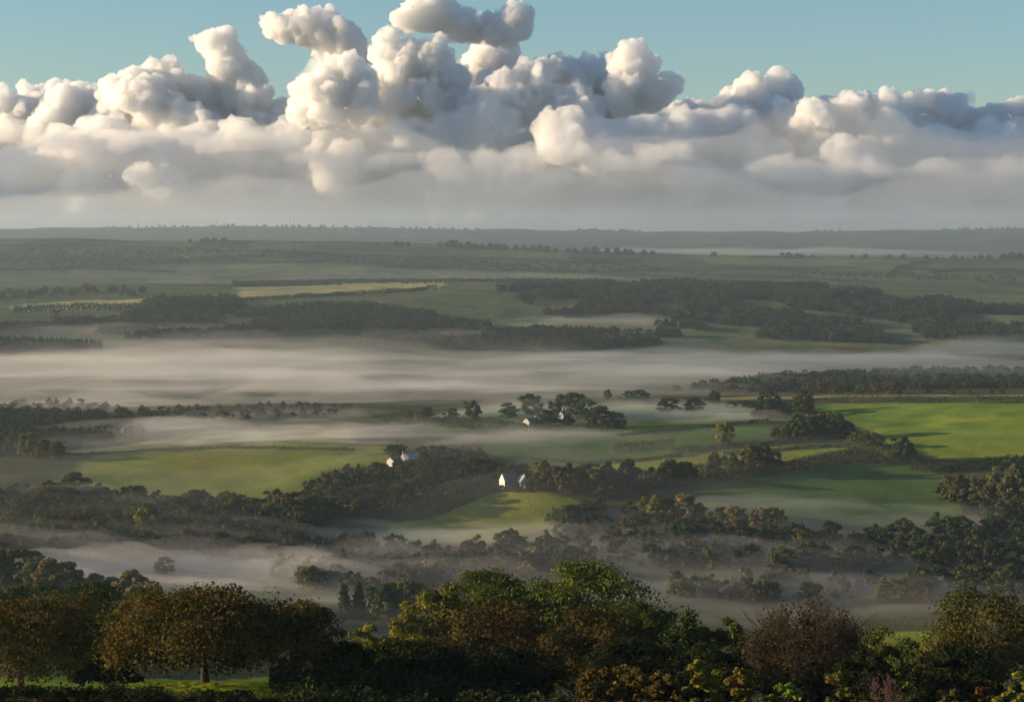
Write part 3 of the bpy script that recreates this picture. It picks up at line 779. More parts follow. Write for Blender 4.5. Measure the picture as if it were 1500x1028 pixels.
WOOD_TXT = {'cottage wood': 'cottage wood', 'left wood': 'lower left wood', 'right wood': 'misty right wood', 'centre copse': 'brown copse', 'lower right wood': 'faint right wood',
            'brown thicket': 'brown thicket', 'upper left wood': 'upper left wood', 'house shelter belt': 'shelter belt'}
KEEP_CLEAR = [tuple(unproj(a, b, 900)[0][:2]) for a, b in ((590, 684), (600, 682), (575, 684), (745, 715), (765, 713))]
cand = []
for wname, lst in WOODS.items():
    lst = [t for t in lst if not any(math.hypot(t[0] - a, t[1] - b) < 13 for a, b in KEEP_CLEAR)]
    us = np.array([t[0] / t[1] for t in lst]); dd = np.array([t[1] for t in lst]); hh = np.array([t[3] for t in lst])
    ru = us.argsort().argsort() / len(us); rd = dd.argsort().argsort() / len(us); rh = hh.argsort().argsort() / len(us)
    for i, t in enumerate(lst):
        cand.append((wname, t, ru[i], rd[i], rh[i]))
cand.sort(key=lambda q: -q[1][3] / q[1][1])
HUE = {DK: 'black green', DG: 'dark green', OL: 'olive', BR: 'brown', RU: 'rust red', PB: 'pale brown', YG: 'yellow green'}
def wood_label(wname, t, ru, rd, rh):
    size = 'low ' if rh < 0.33 else ('' if rh < 0.67 else 'tall ')
    side = ['left end', 'left half', 'middle', 'right half', 'right end'][min(4, int(ru * 5))]
    deep = ['front edge', 'inside', 'back edge'][min(2, int(rd * 3))]
    return '%s%s tree, %s, %s of the %s' % (size, HUE[t[5]], side, deep, WOOD_TXT[wname])
LEFT = 300 - min(N_VALLEY, 120)
STUFF = []
for i, (wname, t, ru, rd, rh) in enumerate(cand):
    X, Y, Z, h, kind, col = t
    if i < LEFT:
        s = h / 10
        c = tuple(np.array(col) * (0.8 + 0.4 * trng.random()))
        copy_tree(*PROTO[kind], 'woodland_tree', (X, Y, Z - 0.2), trng.random() * 6.28, (s, s, s), c, wood_label(wname, t, ru, rd, rh), 'trees of the ' + wname)
    else:
        STUFF.append((X, Y, Z, h, kind))

# ------------------------------------------------------------------ woods too dense or far to count: one object per wood
WOODMAT = wood_stuff_mat('woodland_leaves', [(0.0, (0.024, 0.034, 0.016)), (0.45, DK), (0.75, DG), (0.92, (0.06, 0.052, 0.024)), (1.0, (0.085, 0.065, 0.028))])
FIR = wood_stuff_mat('plantation_needles', [(0.0, (0.022, 0.034, 0.018)), (1.0, (0.036, 0.048, 0.022))])
def wood_parts(kind, mat):
    tv, tf, lv, lf, col = kind
    n = len(tv)
    me = mesh_np('woodland_tree_shape', np.concatenate([tv, lv]), np.concatenate([tf, lf + n]), None, False, np.concatenate([np.full((n, 3), 0.5), col]))
    me.materials.append(mat)
    return me
FARP = {
    'a': wood_parts(grow(311, 10, 10, 0.6, 20, 0.75, 700, V_PAL, cl_r=(0.13, 0.22), sides=3, limb_every=6, low=-0.7), WOODMAT),
    'b': wood_parts(grow(312, 10, 8, 0.6, 18, 0.75, 640, V_PAL, cl_r=(0.14, 0.24), sides=3, limb_every=6, low=-0.7), WOODMAT),
    'c': wood_parts(grow(313, 10, 13, 1.0, 20, 0.80, 620, V_PAL, cl_r=(0.12, 0.20), sides=3, limb_every=6), WOODMAT),
    'f': wood_parts(conifer(314, 10, 4.4, 0.6, 420, V_PAL), FIR),
}
def scatter_nodes(shape_obj):
    ng = bpy.data.node_groups.new('stand_of_trees', 'GeometryNodeTree')
    ng.interface.new_socket('Geometry', in_out='INPUT', socket_type='NodeSocketGeometry')
    ng.interface.new_socket('Geometry', in_out='OUTPUT', socket_type='NodeSocketGeometry')
    n, l = ng.nodes, ng.links
    gi, go = n.new('NodeGroupInput'), n.new('NodeGroupOutput')
    ip = n.new('GeometryNodeInstanceOnPoints'); oi = n.new('GeometryNodeObjectInfo')
    oi.inputs['Object'].default_value = shape_obj; oi.inputs['As Instance'].default_value = True; oi.transform_space = 'ORIGINAL'
    a = n.new('GeometryNodeInputNamedAttribute'); a.data_type = 'FLOAT_VECTOR'; a.inputs['Name'].default_value = 'size'
    b = n.new('GeometryNodeInputNamedAttribute'); b.data_type = 'FLOAT'; b.inputs['Name'].default_value = 'turn'
    cx = n.new('ShaderNodeCombineXYZ'); l.new(b.outputs[0], cx.inputs[2])
    l.new(gi.outputs[0], ip.inputs['Points']); l.new(oi.outputs['Geometry'], ip.inputs['Instance'])
    l.new(a.outputs[0], ip.inputs['Scale']); l.new(cx.outputs[0], ip.inputs['Rotation'])
    l.new(ip.outputs[0], go.inputs[0])
    return ng
SHAPES, NODES = {}, {}
def stand(name, label, pts, seed):
    """pts: (X, Y, Z, h, shape key). One wood; a tree of each shape stands in it as the pattern of the rest"""
    rg = np.random.default_rng(seed)
    first = None
    for key in sorted(set(p[4] for p in pts)):
        sub = [p for p in pts if p[4] == key]
        if key not in SHAPES:
            p = sub.pop(0)
            o = link(name, FARP[key], loc=(p[0], p[1], p[2] - 0.2)); o.scale = (p[3] / 10,) * 3
            tag(o, label, 'wood', kind='stuff')
            SHAPES[key] = o; NODES[key] = scatter_nodes(o)
        if not sub: continue
        me = bpy.data.meshes.new(name)
        A = np.array([q[:3] for q in sub], np.float32); A[:, 2] -= 0.2
        me.vertices.add(len(A)); me.vertices.foreach_set('co', A.ravel())
        h = np.array([q[3] for q in sub]) / 10
        sz = np.stack([h * (0.85 + 0.35 * rg.random(len(h))), h * (0.85 + 0.35 * rg.random(len(h))), h], 1).astype(np.float32)
        a = me.attributes.new('size', 'FLOAT_VECTOR', 'POINT'); a.data.foreach_set('vector', sz.ravel())
        a = me.attributes.new('turn', 'FLOAT', 'POINT'); a.data.foreach_set('value', (rg.random(len(h)) * 6.28).astype(np.float32))
        o = link(name, me)
        md = o.modifiers.new('trees', 'NODES'); md.node_group = NODES[key]
        tag(o, label, 'wood', kind='stuff')

kk = ['a', 'b', 'c']
stand('woodland', 'dense dark woods filling the misty valley floor', [(x, y, z, h, kk[i % 3]) for i, (x, y, z, h, k) in enumerate(STUFF)], 5)

# ------------------------------------------------------------------ hedges
HEDGE_N = 0
def hedge(label, pts, h, w, col, ymin=600, leaf=0.35, dens=5.0, gap=0.0, name='hedge', samples=None):
    """a hedge following a photo polyline over the ground"""
    global HEDGE_N
    HEDGE_N += 1
    h *= 1.45; w *= 1.25
    if leaf < 1: leaf *= 1.4
    rg = np.random.default_rng(900 + HEDGE_N)
    p = np.array(pts, float)
    t = np.linspace(0, len(p) - 1, (len(p) - 1) * 12 + 1)
    q = unproj(np.interp(t, np.arange(len(p)), p[:, 0]), np.interp(t, np.arange(len(p)), p[:, 1]), ymin)
    seg = np.linalg.norm(np.diff(q[:, :2], axis=0), axis=1); s = np.concatenate([[0], np.cumsum(seg)])
    L = s[-1]
    n = int(min(4600, max(300, L * (h + w) * dens / (leaf * leaf * 8))))
    a = rg.random(n) * L
    cx = np.interp(a, s, q[:, 0]); cyy = np.interp(a, s, q[:, 1])
    prof = 0.72 + 0.38 * fbm(a / (6 * h), a * 0 + HEDGE_N, seed=HEDGE_N, octaves=3) + 0.12 * rg.normal(size=n) * 0.5
    if gap:
        prof = prof * (vnoise(a / 30, a * 0 + 3.3, seed=HEDGE_N) > -1 + 2 * gap)
    th = rg.random(n) * math.pi
    rr = np.sqrt(0.35 + 0.65 * rg.random(n))
    ang = math.atan2(q[-1, 1] - q[0, 1], q[-1, 0] - q[0, 0])
    off = np.cos(th) * rr * w * 0.5 * (0.8 + 0.4 * vnoise(a / 5, a * 0, seed=HEDGE_N + 5))
    X = cx - math.sin(ang) * off; Y = cyy + math.cos(ang) * off
    Z = ground_z(X, Y) + np.clip(np.sin(th), 0.05, 1) * rr * h * prof
    nr = np.stack([-math.sin(ang) * np.cos(th), math.cos(ang) * np.cos(th), np.sin(th)], 1) + 0.6 * rg.normal(size=(n, 3))
    keep = prof > 0.05
    v, f = quads_from(np.stack([X, Y, Z], 1)[keep], nr[keep], (leaf * (0.6 + 0.8 * rg.random(n)))[keep], 0.75, rg=rg)
    c = np.array(col) * (0.65 + 0.7 * rg.random((keep.sum(), 1))) * (1 + 0.25 * vnoise(a[keep] / 12, a[keep] * 0, seed=3)[:, None])
    o = link(name, mesh_np(name, v, f, LEAF, False, np.repeat(c, 4, axis=0)))
    o.color = (1, 1, 1, 1)
    return tag(o, label, 'hedge', 'hedges between the fields')

hedge('long straight dark hedge along the top of the bright green field', [(1185, 590), (1290, 588), (1400, 590), (1560, 592)], 5.6, 5, DK, 1100)
hedge('low hedge along the foot of the pale strip', [(1050, 592), (1120, 590), (1190, 588)], 2.2, 2, DK, 1100)
hedge('dark hedge winding below the bright green field to the right edge', [(1335, 688), (1380, 692), (1430, 684), (1560, 674)], 5.5, 6, DK, 850)
hedge('thick hedge bank curving above the shaded field', [(1000, 712), (1060, 703), (1130, 694), (1200, 682), (1260, 676), (1310, 680)], 6.5, 6, DK, 850)
hedge('upper hedge from the misty field to the dark clump', [(985, 664), (1060, 658), (1130, 652), (1200, 647), (1245, 645)], 3.2, 3, DK, 900)
hedge('overgrown hedge stepping down right of the dark clump', [(1240, 655), (1275, 662), (1310, 672)], 5.5, 5, DG, 900)
hedge('long dark hedge in front of the misty row of trees', [(610, 624), (660, 626), (720, 628), (772, 630)], 6.0, 6, DK, 1000)
hedge('dark hedge running right from the misty farm', [(782, 630), (840, 632), (900, 632)], 5.0, 6, DK, 1000)
hedge('shrubby pale hedge with dark tops in the middle field', [(900, 664), (930, 660), (990, 656)], 5.5, 6, OL, 900)
hedge('thin dark hedge between the misty field and the lit strip', [(760, 672), (860, 680), (920, 678), (1000, 668)], 2.4, 3, DG, 900)
hedge('brown hedge along the lower side of the pale field', [(95, 668), (200, 662), (330, 656), (520, 660)], 1.6, 2, BR, 950)
hedge('dark hedge on the upper side of the pale field', [(95, 652), (220, 638), (300, 630), (380, 628)], 2.4, 3, BR, 1000)
hedge('dark thicket running down right of the knoll', [(800, 768), (850, 752), (885, 742)], 4.5, 6, DK, 750)
hedge('scrubby hedge below the left lit field', [(90, 742), (160, 756), (260, 752), (350, 755), (430, 748)], 4.0, 6, BR, 800)
hedge('hedge left of the chimneyed house towards the green field', [(470, 702), (520, 696), (560, 690)], 4.5, 5, BR, 850)
hedge('tall ragged hedge climbing right from the cream cottage to the tawny group', [(790, 716), (860, 706), (930, 700), (1000, 694), (1050, 690)], 4.5, 5, DK, 850)
hedge('dark hedge along the upper edge of the lit strip below the dark clump', [(1060, 668), (1120, 662), (1190, 656), (1245, 654)], 2.6, 3, DK, 900)
hedge('hedge dividing the misty field from the lone yellow green tree to the farm', [(905, 640), (980, 632), (1060, 624), (1125, 618)], 2.4, 3, DG, 950)
hedge('dark hedge down the left edge of the bright field', [(1190, 606), (1215, 622), (1245, 640)], 3.2, 4, DK, 950)
hedge('ragged hedge along the right end of the shaded field', [(1385, 700), (1405, 725), (1415, 752)], 4.0, 5, DG, 800)
hedge('hedge on the left rim of the knoll', [(640, 752), (690, 732), (730, 718)], 2.6, 4, DK, 850)
# ------------------------------------------------------------------ houses
WHITE = plain_mat('whitewash', (0.58, 0.56, 0.51), 0.85, 0.18, 0.9)
CREAM = plain_mat('cream_render', (0.40, 0.38, 0.33), 0.85, 0.18, 0.9)
SLATE = plain_mat('slate_roof', (0.085, 0.085, 0.092), 0.6, 0.25, 2.0, 0.02, 0.4)
GREYW = plain_mat('grey_render', (0.22, 0.21, 0.20), 0.85, 0.12, 1.0)
SHADEW = plain_mat('shaded_wall', (0.12, 0.115, 0.105), 0.9, 0.3, 1.5, 0.03)  # shade of the long walls, put into their colour
LIGHTR = plain_mat('pale_roof', (0.30, 0.29, 0.29), 0.6, 0.15, 1.0, 0.0, 0.4)
DOORM = plain_mat('dark_door', (0.05, 0.045, 0.04), 0.6, 0.1)
GLASS = plain_mat('window_glass', (0.03, 0.035, 0.04), 0.08, 0.05, 1.0, 0.0, 0.6)
FRAME = plain_mat('window_frame', (0.75, 0.74, 0.70), 0.5, 0.05)

def boxmesh(name, x0, x1, y0, y1, z0, z1, mat):
    v = [(x0, y0, z0), (x1, y0, z0), (x1, y1, z0), (x0, y1, z0), (x0, y0, z1), (x1, y0, z1), (x1, y1, z1), (x0, y1, z1)]
    f = [(3, 2, 1, 0), (4, 5, 6, 7), (0, 1, 5, 4), (1, 2, 6, 5), (2, 3, 7, 6), (3, 0, 4, 7)]
    return mesh_np(name, v, f, mat)

def house(name, label, px, py, L, W, wall_h, ridge_h, rz, wallm, roofm, chimneys=(1,), dist=None, ymin=850, gable_win=True, dz=0.0):
    """ridge along local X, gable ends at +-L/2; rz turns it"""
    p = unproj(px, py, ymin)[0]
    e = link(name, None, loc=(p[0], p[1], p[2] - 0.3 + dz)); e.rotation_euler = (0, 0, R(rz))
    tag(e, label, 'house', 'farmhouses in the valley')
    a, b = L / 2, W / 2
    v = [(-a, -b, -1), (a, -b, -1), (a, b, -1), (-a, b, -1), (-a, -b, wall_h), (a, -b, wall_h), (a, b, wall_h), (-a, b, wall_h), (-a, 0, ridge_h), (a, 0, ridge_h)]
    me = bpy.data.meshes.new('wall'); me.from_pydata(v, [], [(0, 1, 5, 4), (2, 3, 7, 6), (3, 0, 4, 8, 7), (1, 2, 6, 9, 5), (3, 2, 1, 0)]); me.materials.append(wallm); me.materials.append(SHADEW)
    for i in (0, 1): me.polygons[i].material_index = 1  # long walls painted darker to stand for shade; gables keep wallm
    me.update()
    wall = link('wall', me, e)
    # roof slabs with overhang
    o, t = 0.25, 0.22
    s = (ridge_h - wall_h) / b
    rv, rf = [], []
    for sg in (-1, 1):
        k = len(rv)
        ex, ez = sg * (b + o), wall_h - s * o
        rv += [(-a - .1, ex, ez + .03), (a + .1, ex, ez + .03), (a + .1, 0, ridge_h + .03), (-a - .1, 0, ridge_h + .03), (-a - .1, ex, ez + t), (a + .1, ex, ez + t), (a + .1, 0, ridge_h + t), (-a - .1, 0, ridge_h + t)]
        rf += [tuple(k + i for i in q) for q in ((0, 1, 2, 3), (4, 5, 6, 7), (0, 1, 5, 4), (1, 2, 6, 5), (3, 0, 4, 7))]
    roof = link('roof', mesh_np('roof', rv, rf, roofm), e)
    for c in chimneys:
        x = c * (a - 0.5)
        ch = link('chimney', boxmesh('chimney', x - .45, x + .45, -.4, .4, ridge_h - .6, ridge_h + 1.3, wallm), roof)
    def window(fx, fy, z, face, w=0.9, h=1.1):
        if face == 'side':
            m = boxmesh('window', fx - w / 2, fx + w / 2, fy - 0.06 if fy < 0 else fy - 0.02, fy + 0.02 if fy < 0 else fy + 0.06, z, z + h, FRAME)
            g = boxmesh('pane', fx - w / 2 + .1, fx + w / 2 - .1, fy - 0.09 if fy < 0 else fy, fy if fy < 0 else fy + 0.09, z + .1, z + h - .1, GLASS)
        else:
            m = boxmesh('window', fx - 0.06 if fx < 0 else fx - 0.02, fx + 0.02 if fx < 0 else fx + 0.06, fy - w / 2, fy + w / 2, z, z + h, FRAME)
            g = boxmesh('pane', fx - 0.09 if fx < 0 else fx, fx if fx < 0 else fx + 0.09, fy - w / 2 + .1, fy + w / 2 - .1, z + .1, z + h - .1, GLASS)
        link('pane', g, link('window', m, e))
    if wall_h > 2.4:
        for sgn in (-1, 1):
            for i in range(max(1, int(L // 3.2))):
                x = -a + L * (i + 0.5) / max(1, int(L // 3.2))
                window(x, sgn * b, wall_h * 0.42 if wall_h < 3.6 else 1.0, 'side')
                if wall_h > 3.9: window(x, sgn * b, wall_h - 1.4, 'side')
        if gable_win:
            for sgn in (-1, 1): window(sgn * a, 0, wall_h - 0.6, 'gable')
    link('door', boxmesh('door', a * 0.15 - .5, a * 0.15 + .5, -b - 0.07, -b + 0.02, -0.2, 2.0, DOORM), e)
    return e

# gable end looks left and a little towards the camera
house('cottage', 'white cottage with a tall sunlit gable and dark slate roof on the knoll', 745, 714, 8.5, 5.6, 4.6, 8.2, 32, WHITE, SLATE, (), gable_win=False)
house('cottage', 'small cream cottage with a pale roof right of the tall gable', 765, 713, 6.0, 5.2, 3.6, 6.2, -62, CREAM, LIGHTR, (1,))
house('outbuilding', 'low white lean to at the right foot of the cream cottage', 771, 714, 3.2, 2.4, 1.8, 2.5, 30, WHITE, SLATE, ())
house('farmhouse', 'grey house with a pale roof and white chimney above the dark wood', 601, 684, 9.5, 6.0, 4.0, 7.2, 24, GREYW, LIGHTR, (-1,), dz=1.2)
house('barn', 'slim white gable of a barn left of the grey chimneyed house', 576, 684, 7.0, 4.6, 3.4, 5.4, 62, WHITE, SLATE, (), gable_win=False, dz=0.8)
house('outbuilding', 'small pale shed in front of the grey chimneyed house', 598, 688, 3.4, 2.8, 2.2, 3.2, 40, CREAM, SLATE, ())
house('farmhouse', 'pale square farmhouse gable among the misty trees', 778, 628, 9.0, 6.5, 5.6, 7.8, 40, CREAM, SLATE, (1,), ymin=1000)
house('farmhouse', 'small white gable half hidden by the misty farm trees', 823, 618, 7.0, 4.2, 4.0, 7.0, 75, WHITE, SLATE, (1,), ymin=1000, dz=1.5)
# farther off, in the wooded slope
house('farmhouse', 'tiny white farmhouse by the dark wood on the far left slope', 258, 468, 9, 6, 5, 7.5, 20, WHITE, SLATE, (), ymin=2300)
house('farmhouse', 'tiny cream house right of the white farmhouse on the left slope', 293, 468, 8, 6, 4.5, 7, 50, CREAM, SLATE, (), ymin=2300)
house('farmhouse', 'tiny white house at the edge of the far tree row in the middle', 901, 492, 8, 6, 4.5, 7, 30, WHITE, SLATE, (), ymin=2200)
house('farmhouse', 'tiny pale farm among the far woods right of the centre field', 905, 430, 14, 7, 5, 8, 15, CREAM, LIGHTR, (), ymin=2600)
# ------------------------------------------------------------------ far slopes: woods, hedge lines, skyline trees, masts
FARW = [
    ('far_wood', 'dark band of woodland across the foot of the far slope', [(-80, 470), (215, 462), (330, 466), (420, 460), (520, 456), (640, 474), (760, 484), (880, 492), (1000, 492), (1000, 510), (700, 514), (350, 500), (-80, 492)], 10, (9, 15), 'abc', 2200, 41),
    ('far_wood', 'dark rounded block of trees beside the yellow stubble fields', [(215, 460), (225, 447), (345, 447), (352, 460)], 11, (15, 20), 'abc', 2500, 42),
    ('far_wood', 'dark wood spreading over the far slope right of the centre field', [(725, 428), (800, 420), (960, 418), (1120, 420), (1260, 430), (1400, 445), (1560, 462), (1560, 505), (1250, 505), (1120, 498), (1000, 482), (880, 480), (800, 462)], 12, (9, 15), 'abc', 2500, 43),
    ('far_wood', 'dark trees in front of the centre field on the far slope', [(340, 470), (420, 456), (540, 452), (640, 470), (560, 480), (420, 490)], 10, (10, 16), 'abc', 2300, 44),
    ('plantation', 'conifer plantation with spiky tops at the left edge above the mist', [(-80, 505), (100, 508), (150, 514), (150, 522), (-80, 520)], 7, (11, 16), 'f', 1900, 45),
    ('far_wood', 'blue grey woods in the misty hollow behind the bright field', [(1000, 568), (1150, 552), (1300, 545), (1560, 545), (1560, 572), (1250, 574), (1050, 576)], 13, (5, 9), 'abc', 1620, 46),
    ('far_wood', 'faint trees sunk in the mist left of the misty row', [(-60, 596), (80, 588), (200, 600), (420, 596), (520, 600), (500, 614), (200, 622), (-60, 615)], 17, (3, 7), 'abc', 1200, 47),
    ('far_wood', 'scattered small trees left of the yellow stubble fields', [(-60, 445), (150, 432), (230, 436), (220, 428), (100, 424), (-60, 438)], 26, (8, 14), 'abc', 2800, 48),
    ('far_wood', 'line of small trees along the top of the yellow stubble fields', [(340, 415), (520, 411), (720, 409), (900, 413), (900, 418), (700, 414), (520, 416), (340, 421)], 22, (4, 9), 'abc', 2900, 49),
    ('far_wood', 'dark scrubby woods scattered over the left far slope', [(-60, 366), (150, 362), (350, 370), (520, 376), (520, 384), (300, 382), (150, 392), (-60, 392)], 34, (6, 11), 'abc', 3600, 51),
    ('far_wood', 'thin woods scattered under the chain of skyline trees', [(430, 378), (620, 376), (800, 386), (980, 392), (980, 398), (780, 396), (600, 392)], 38, (6, 10), 'abc', 3600, 52),
    ('far_wood', 'thin woods along the hedges of the right far slope', [(1050, 392), (1240, 398), (1400, 404), (1560, 412), (1560, 418), (1350, 412), (1150, 400)], 44, (6, 10), 'abc', 3600, 53),
]
CENTRE_CLEAR = [poly_w(p, 2500) for p in ([(535, 438), (620, 430), (710, 428), (800, 457), (780, 472), (640, 466)], [(1000, 458), (1090, 462), (1080, 472), (1000, 468)], [(790, 470), (960, 462), (960, 474), (820, 480)])]
for name, lab, poly, sp, hr, keys, ymin, seed in FARW:
    lst = wood(poly, sp, hr, list(keys), [0], ymin, seed)
    pts = []
    for (X, Y, Z, h, k, c) in lst:
        if seed in (41, 43, 44) and any(in_poly(np.array([X]), np.array([Y]), P)[0] for P in CENTRE_CLEAR): continue
        if seed in (41, 43) and vnoise(np.array([X / 75]), np.array([Y / 60]), seed=9)[0] < -0.12: continue
        pts.append((X, Y, Z, h, k))
    stand(name, lab, pts, seed)

rg9 = np.random.default_rng(99)
ridge = []
for _ in range(420):
    d9 = 10500 + 700 * rg9.random(); x9 = (rg9.random() * 1700 - 100 - 750) / F * d9
    if vnoise(np.array([x9 / 300]), np.array([0.5]), seed=12)[0] > -0.1:
        ridge.append((x9, d9, float(ground_z(x9, d9)), 7 + 9 * rg9.random(), 'abc'[int(rg9.random() * 3)]))
stand('far_wood', 'tiny trees and hedges along the crest of the far ridge', ridge, 98)
def far_hedge(label, pts, h=4.5, col=DK, ymin=3600):
    hedge(label, pts, h * 1.5, 7, col, ymin, leaf=1.3, dens=7.0)
far_hedge('far hedge line high on the left slope under the skyline', [(-40, 362), (120, 360), (260, 366), (480, 372)])
far_hedge('far hedge line halfway down the left slope', [(-40, 384), (150, 380), (300, 386), (520, 384)])
far_hedge('far hedge line low on the left slope', [(-40, 398), (120, 394), (260, 400)])
far_hedge('far hedge line falling from the skyline trees to the centre', [(420, 372), (600, 378), (760, 382), (900, 388)])
far_hedge('far hedge line across the middle of the far slope', [(560, 392), (700, 396), (860, 400), (980, 396)])
far_hedge('far hedge line starting right of centre and sloping to the right edge', [(990, 388), (1080, 394), (1200, 400), (1300, 405), (1420, 412), (1560, 424)], 6)
far_hedge('far hedge line climbing the right slope', [(1300, 404), (1320, 392), (1360, 384)])
far_hedge('far hedge line low on the right slope', [(1000, 402), (1150, 408), (1280, 416)])
far_hedge('far hedge line near the right edge under the skyline', [(1360, 400), (1440, 396), (1560, 400)])
far_hedge('far hedge on the skyline of the left slope', [(-40, 348.5), (120, 348.5), (260, 350)], 5)
far_hedge('far hedge along the top edge of the yellow stubble', [(345, 420), (440, 416), (560, 412), (650, 411)], 4, DK, 2700)
far_hedge('far hedge along the lower edge of the yellow stubble', [(352, 441), (460, 435), (560, 430), (640, 424)], 4, DK, 2600)
far_hedge('far hedge below the small stubble strip on the left', [(20, 457), (120, 454), (225, 453)], 6, DK, 2500)

# skyline trees of the middle ridge, each its own
SKY = [(296, 350, 6), (302, 350.5, 8), (314, 350.5, 8), (328, 351, 7), (278, 350, 5), (430, 351, 4), (444, 351, 4), (552, 353, 5), (580, 355, 8), (588, 356, 7), (598, 357, 8), (645, 362, 9), (655, 363, 10), (664, 364, 12), (675, 364, 9), (686, 366, 11), (697, 367, 8), (706, 368, 8), (718, 369, 9), (728, 369, 9), (738, 370, 9), (756, 371, 8), (768, 372, 8), (780, 372.5, 8),
       (791, 373, 10), (802, 373.5, 9), (814, 374, 6), (832, 375, 7), (842, 375, 7), (858, 375.5, 8), (872, 376, 9), (890, 376, 9), (904, 376, 9), (916, 376, 9), (924, 376, 8), (944, 377, 8), (956, 377, 7), (1046, 377, 7), (1146, 379, 8), (1156, 379, 8), (1168, 379, 7), (1176, 379, 6), (1191, 379, 6), (1248, 379, 6), (1268, 380, 7), (1303, 379, 7), (1323, 379, 7), (1357, 379, 7), (1372, 380, 5), (1398, 380, 7), (1410, 380, 5), (1428, 380, 6), (1437, 380, 7), (1449, 380, 8), (1470, 380, 9), (1482, 380, 11), (1494, 380, 10)]
for i, (px, py, h) in enumerate(SKY):
    # feet just this side of the crest
    dist = 5380.0
    X = (px - 750) / F * dist; z = float(ground_z(X, dist))
    s = h / F * dist / 10 * 1.05
    where = 'left of the chain on the skyline of the near ridge' if px < 600 else ('in the chain of trees on the sloping near ridge' if px < 1000 else 'on the level skyline right of the chain')
    grp = [q for q in SKY if (q[0] < 600) == (px < 600) and (q[0] < 1000) == (px < 1000)]
    n = sorted(q[0] for q in grp).index(px)
    W = ORD + ['twenty first', 'twenty second', 'twenty third', 'twenty fourth', 'twenty fifth', 'twenty sixth', 'twenty seventh', 'twenty eighth', 'twenty ninth', 'thirtieth']
    copy_tree(*PROTO[rk()], 'skyline_tree', (X, dist, z - 0.5), trng.random() * 6.28, (s * 1.25, s * 1.25, s), DK, '%s small dark tree %s' % (W[n], where), 'skyline trees of the near ridge')

# masts and a wind turbine on the far ridge
STEEL = plain_mat('galvanised_steel', (0.30, 0.31, 0.32), 0.5, 0.1)
TURB = plain_mat('turbine_white', (0.55, 0.56, 0.57), 0.5, 0.05)
def crest(px):
    ys = np.linspace(10200, 11800, 81); X = (px - 750) / F * ys
    z = ground_z(X, ys); k = int(np.argmax((z - EYE) / ys)); return X[k], ys[k], z[k]
def mast(px, hpx, label):
    X, Y, z = crest(px); h = hpx * 1.25 / F * Y
    e = link('radio_mast', None, loc=(X, Y, z)); tag(e, label, 'mast', 'masts on the far ridge')
    v, f = tubes([(np.array([[0, 0, -2], [0, 0, h * .6], [0, 0, h]]), [2.6, 2.0, 1.4])], 4); link('lattice_column', mesh_np('lattice_column', v, f, STEEL), e)
    v, f = tubes([(np.array([[-2.2, 0, h * .78], [2.2, 0, h * .78]]), [.6, .6]), (np.array([[-1.6, 0, h * .9], [1.6, 0, h * .9]]), [.6, .6])], 4); link('aerial', mesh_np('aerial', v, f, STEEL), e)
for px, hp, lab in [(158, 7, 'faint mast farthest left on the far ridge'), (203, 9, 'faint mast left of the highest rise of the far ridge'), (317, 10, 'taller mast of the close pair right of the rise'), (328, 9, 'shorter mast of the close pair right of the rise'),
                    (425, 9, 'left mast of the pair between the rise and the centre'), (430, 8, 'right mast of the pair between the rise and the centre'), (546, 9, 'lone mast left of the wind turbine'), (642, 9, 'mast standing just right of the wind turbine')]:
    mast(px, hp, lab)
def turbine(px, hpx):
    X, Y, z = crest(px); h = hpx / F * Y
    e = link('wind_turbine', None, loc=(X, Y, z)); tag(e, 'small wind turbine with three blades on the far ridge', 'wind turbine')
    v, f = tubes([(np.array([[0, 0, -2], [0, 0, h * .5], [0, 0, h]]), [1.5, 1.2, 0.9])], 6); link('tower', mesh_np('tower', v, f, TURB), e)
    link('nacelle', boxmesh('nacelle', -1.2, 1.2, -3, 2.5, h - .8, h + 1.4, TURB), e)
    v, f = tubes([(np.array([[0, -4.2, h + .3], [0, -3.6, h + .3], [0, -3, h + .3]]), [.3, 1.0, 1.2])], 6); link('hub', mesh_np('hub', v, f, TURB), e)
    for k in range(3):
        a = R(100 + 120 * k); d = np.array([math.cos(a), 0, math.sin(a)]); c = np.array([0, -3.5, h + .3])
        v, f = tubes([(np.array([c, c + d * h * .18, c + d * h * .5]), [.7, 1.0, .25])], 4); link('blade', mesh_np('blade', v, f, TURB), e)
turbine(636, 10)
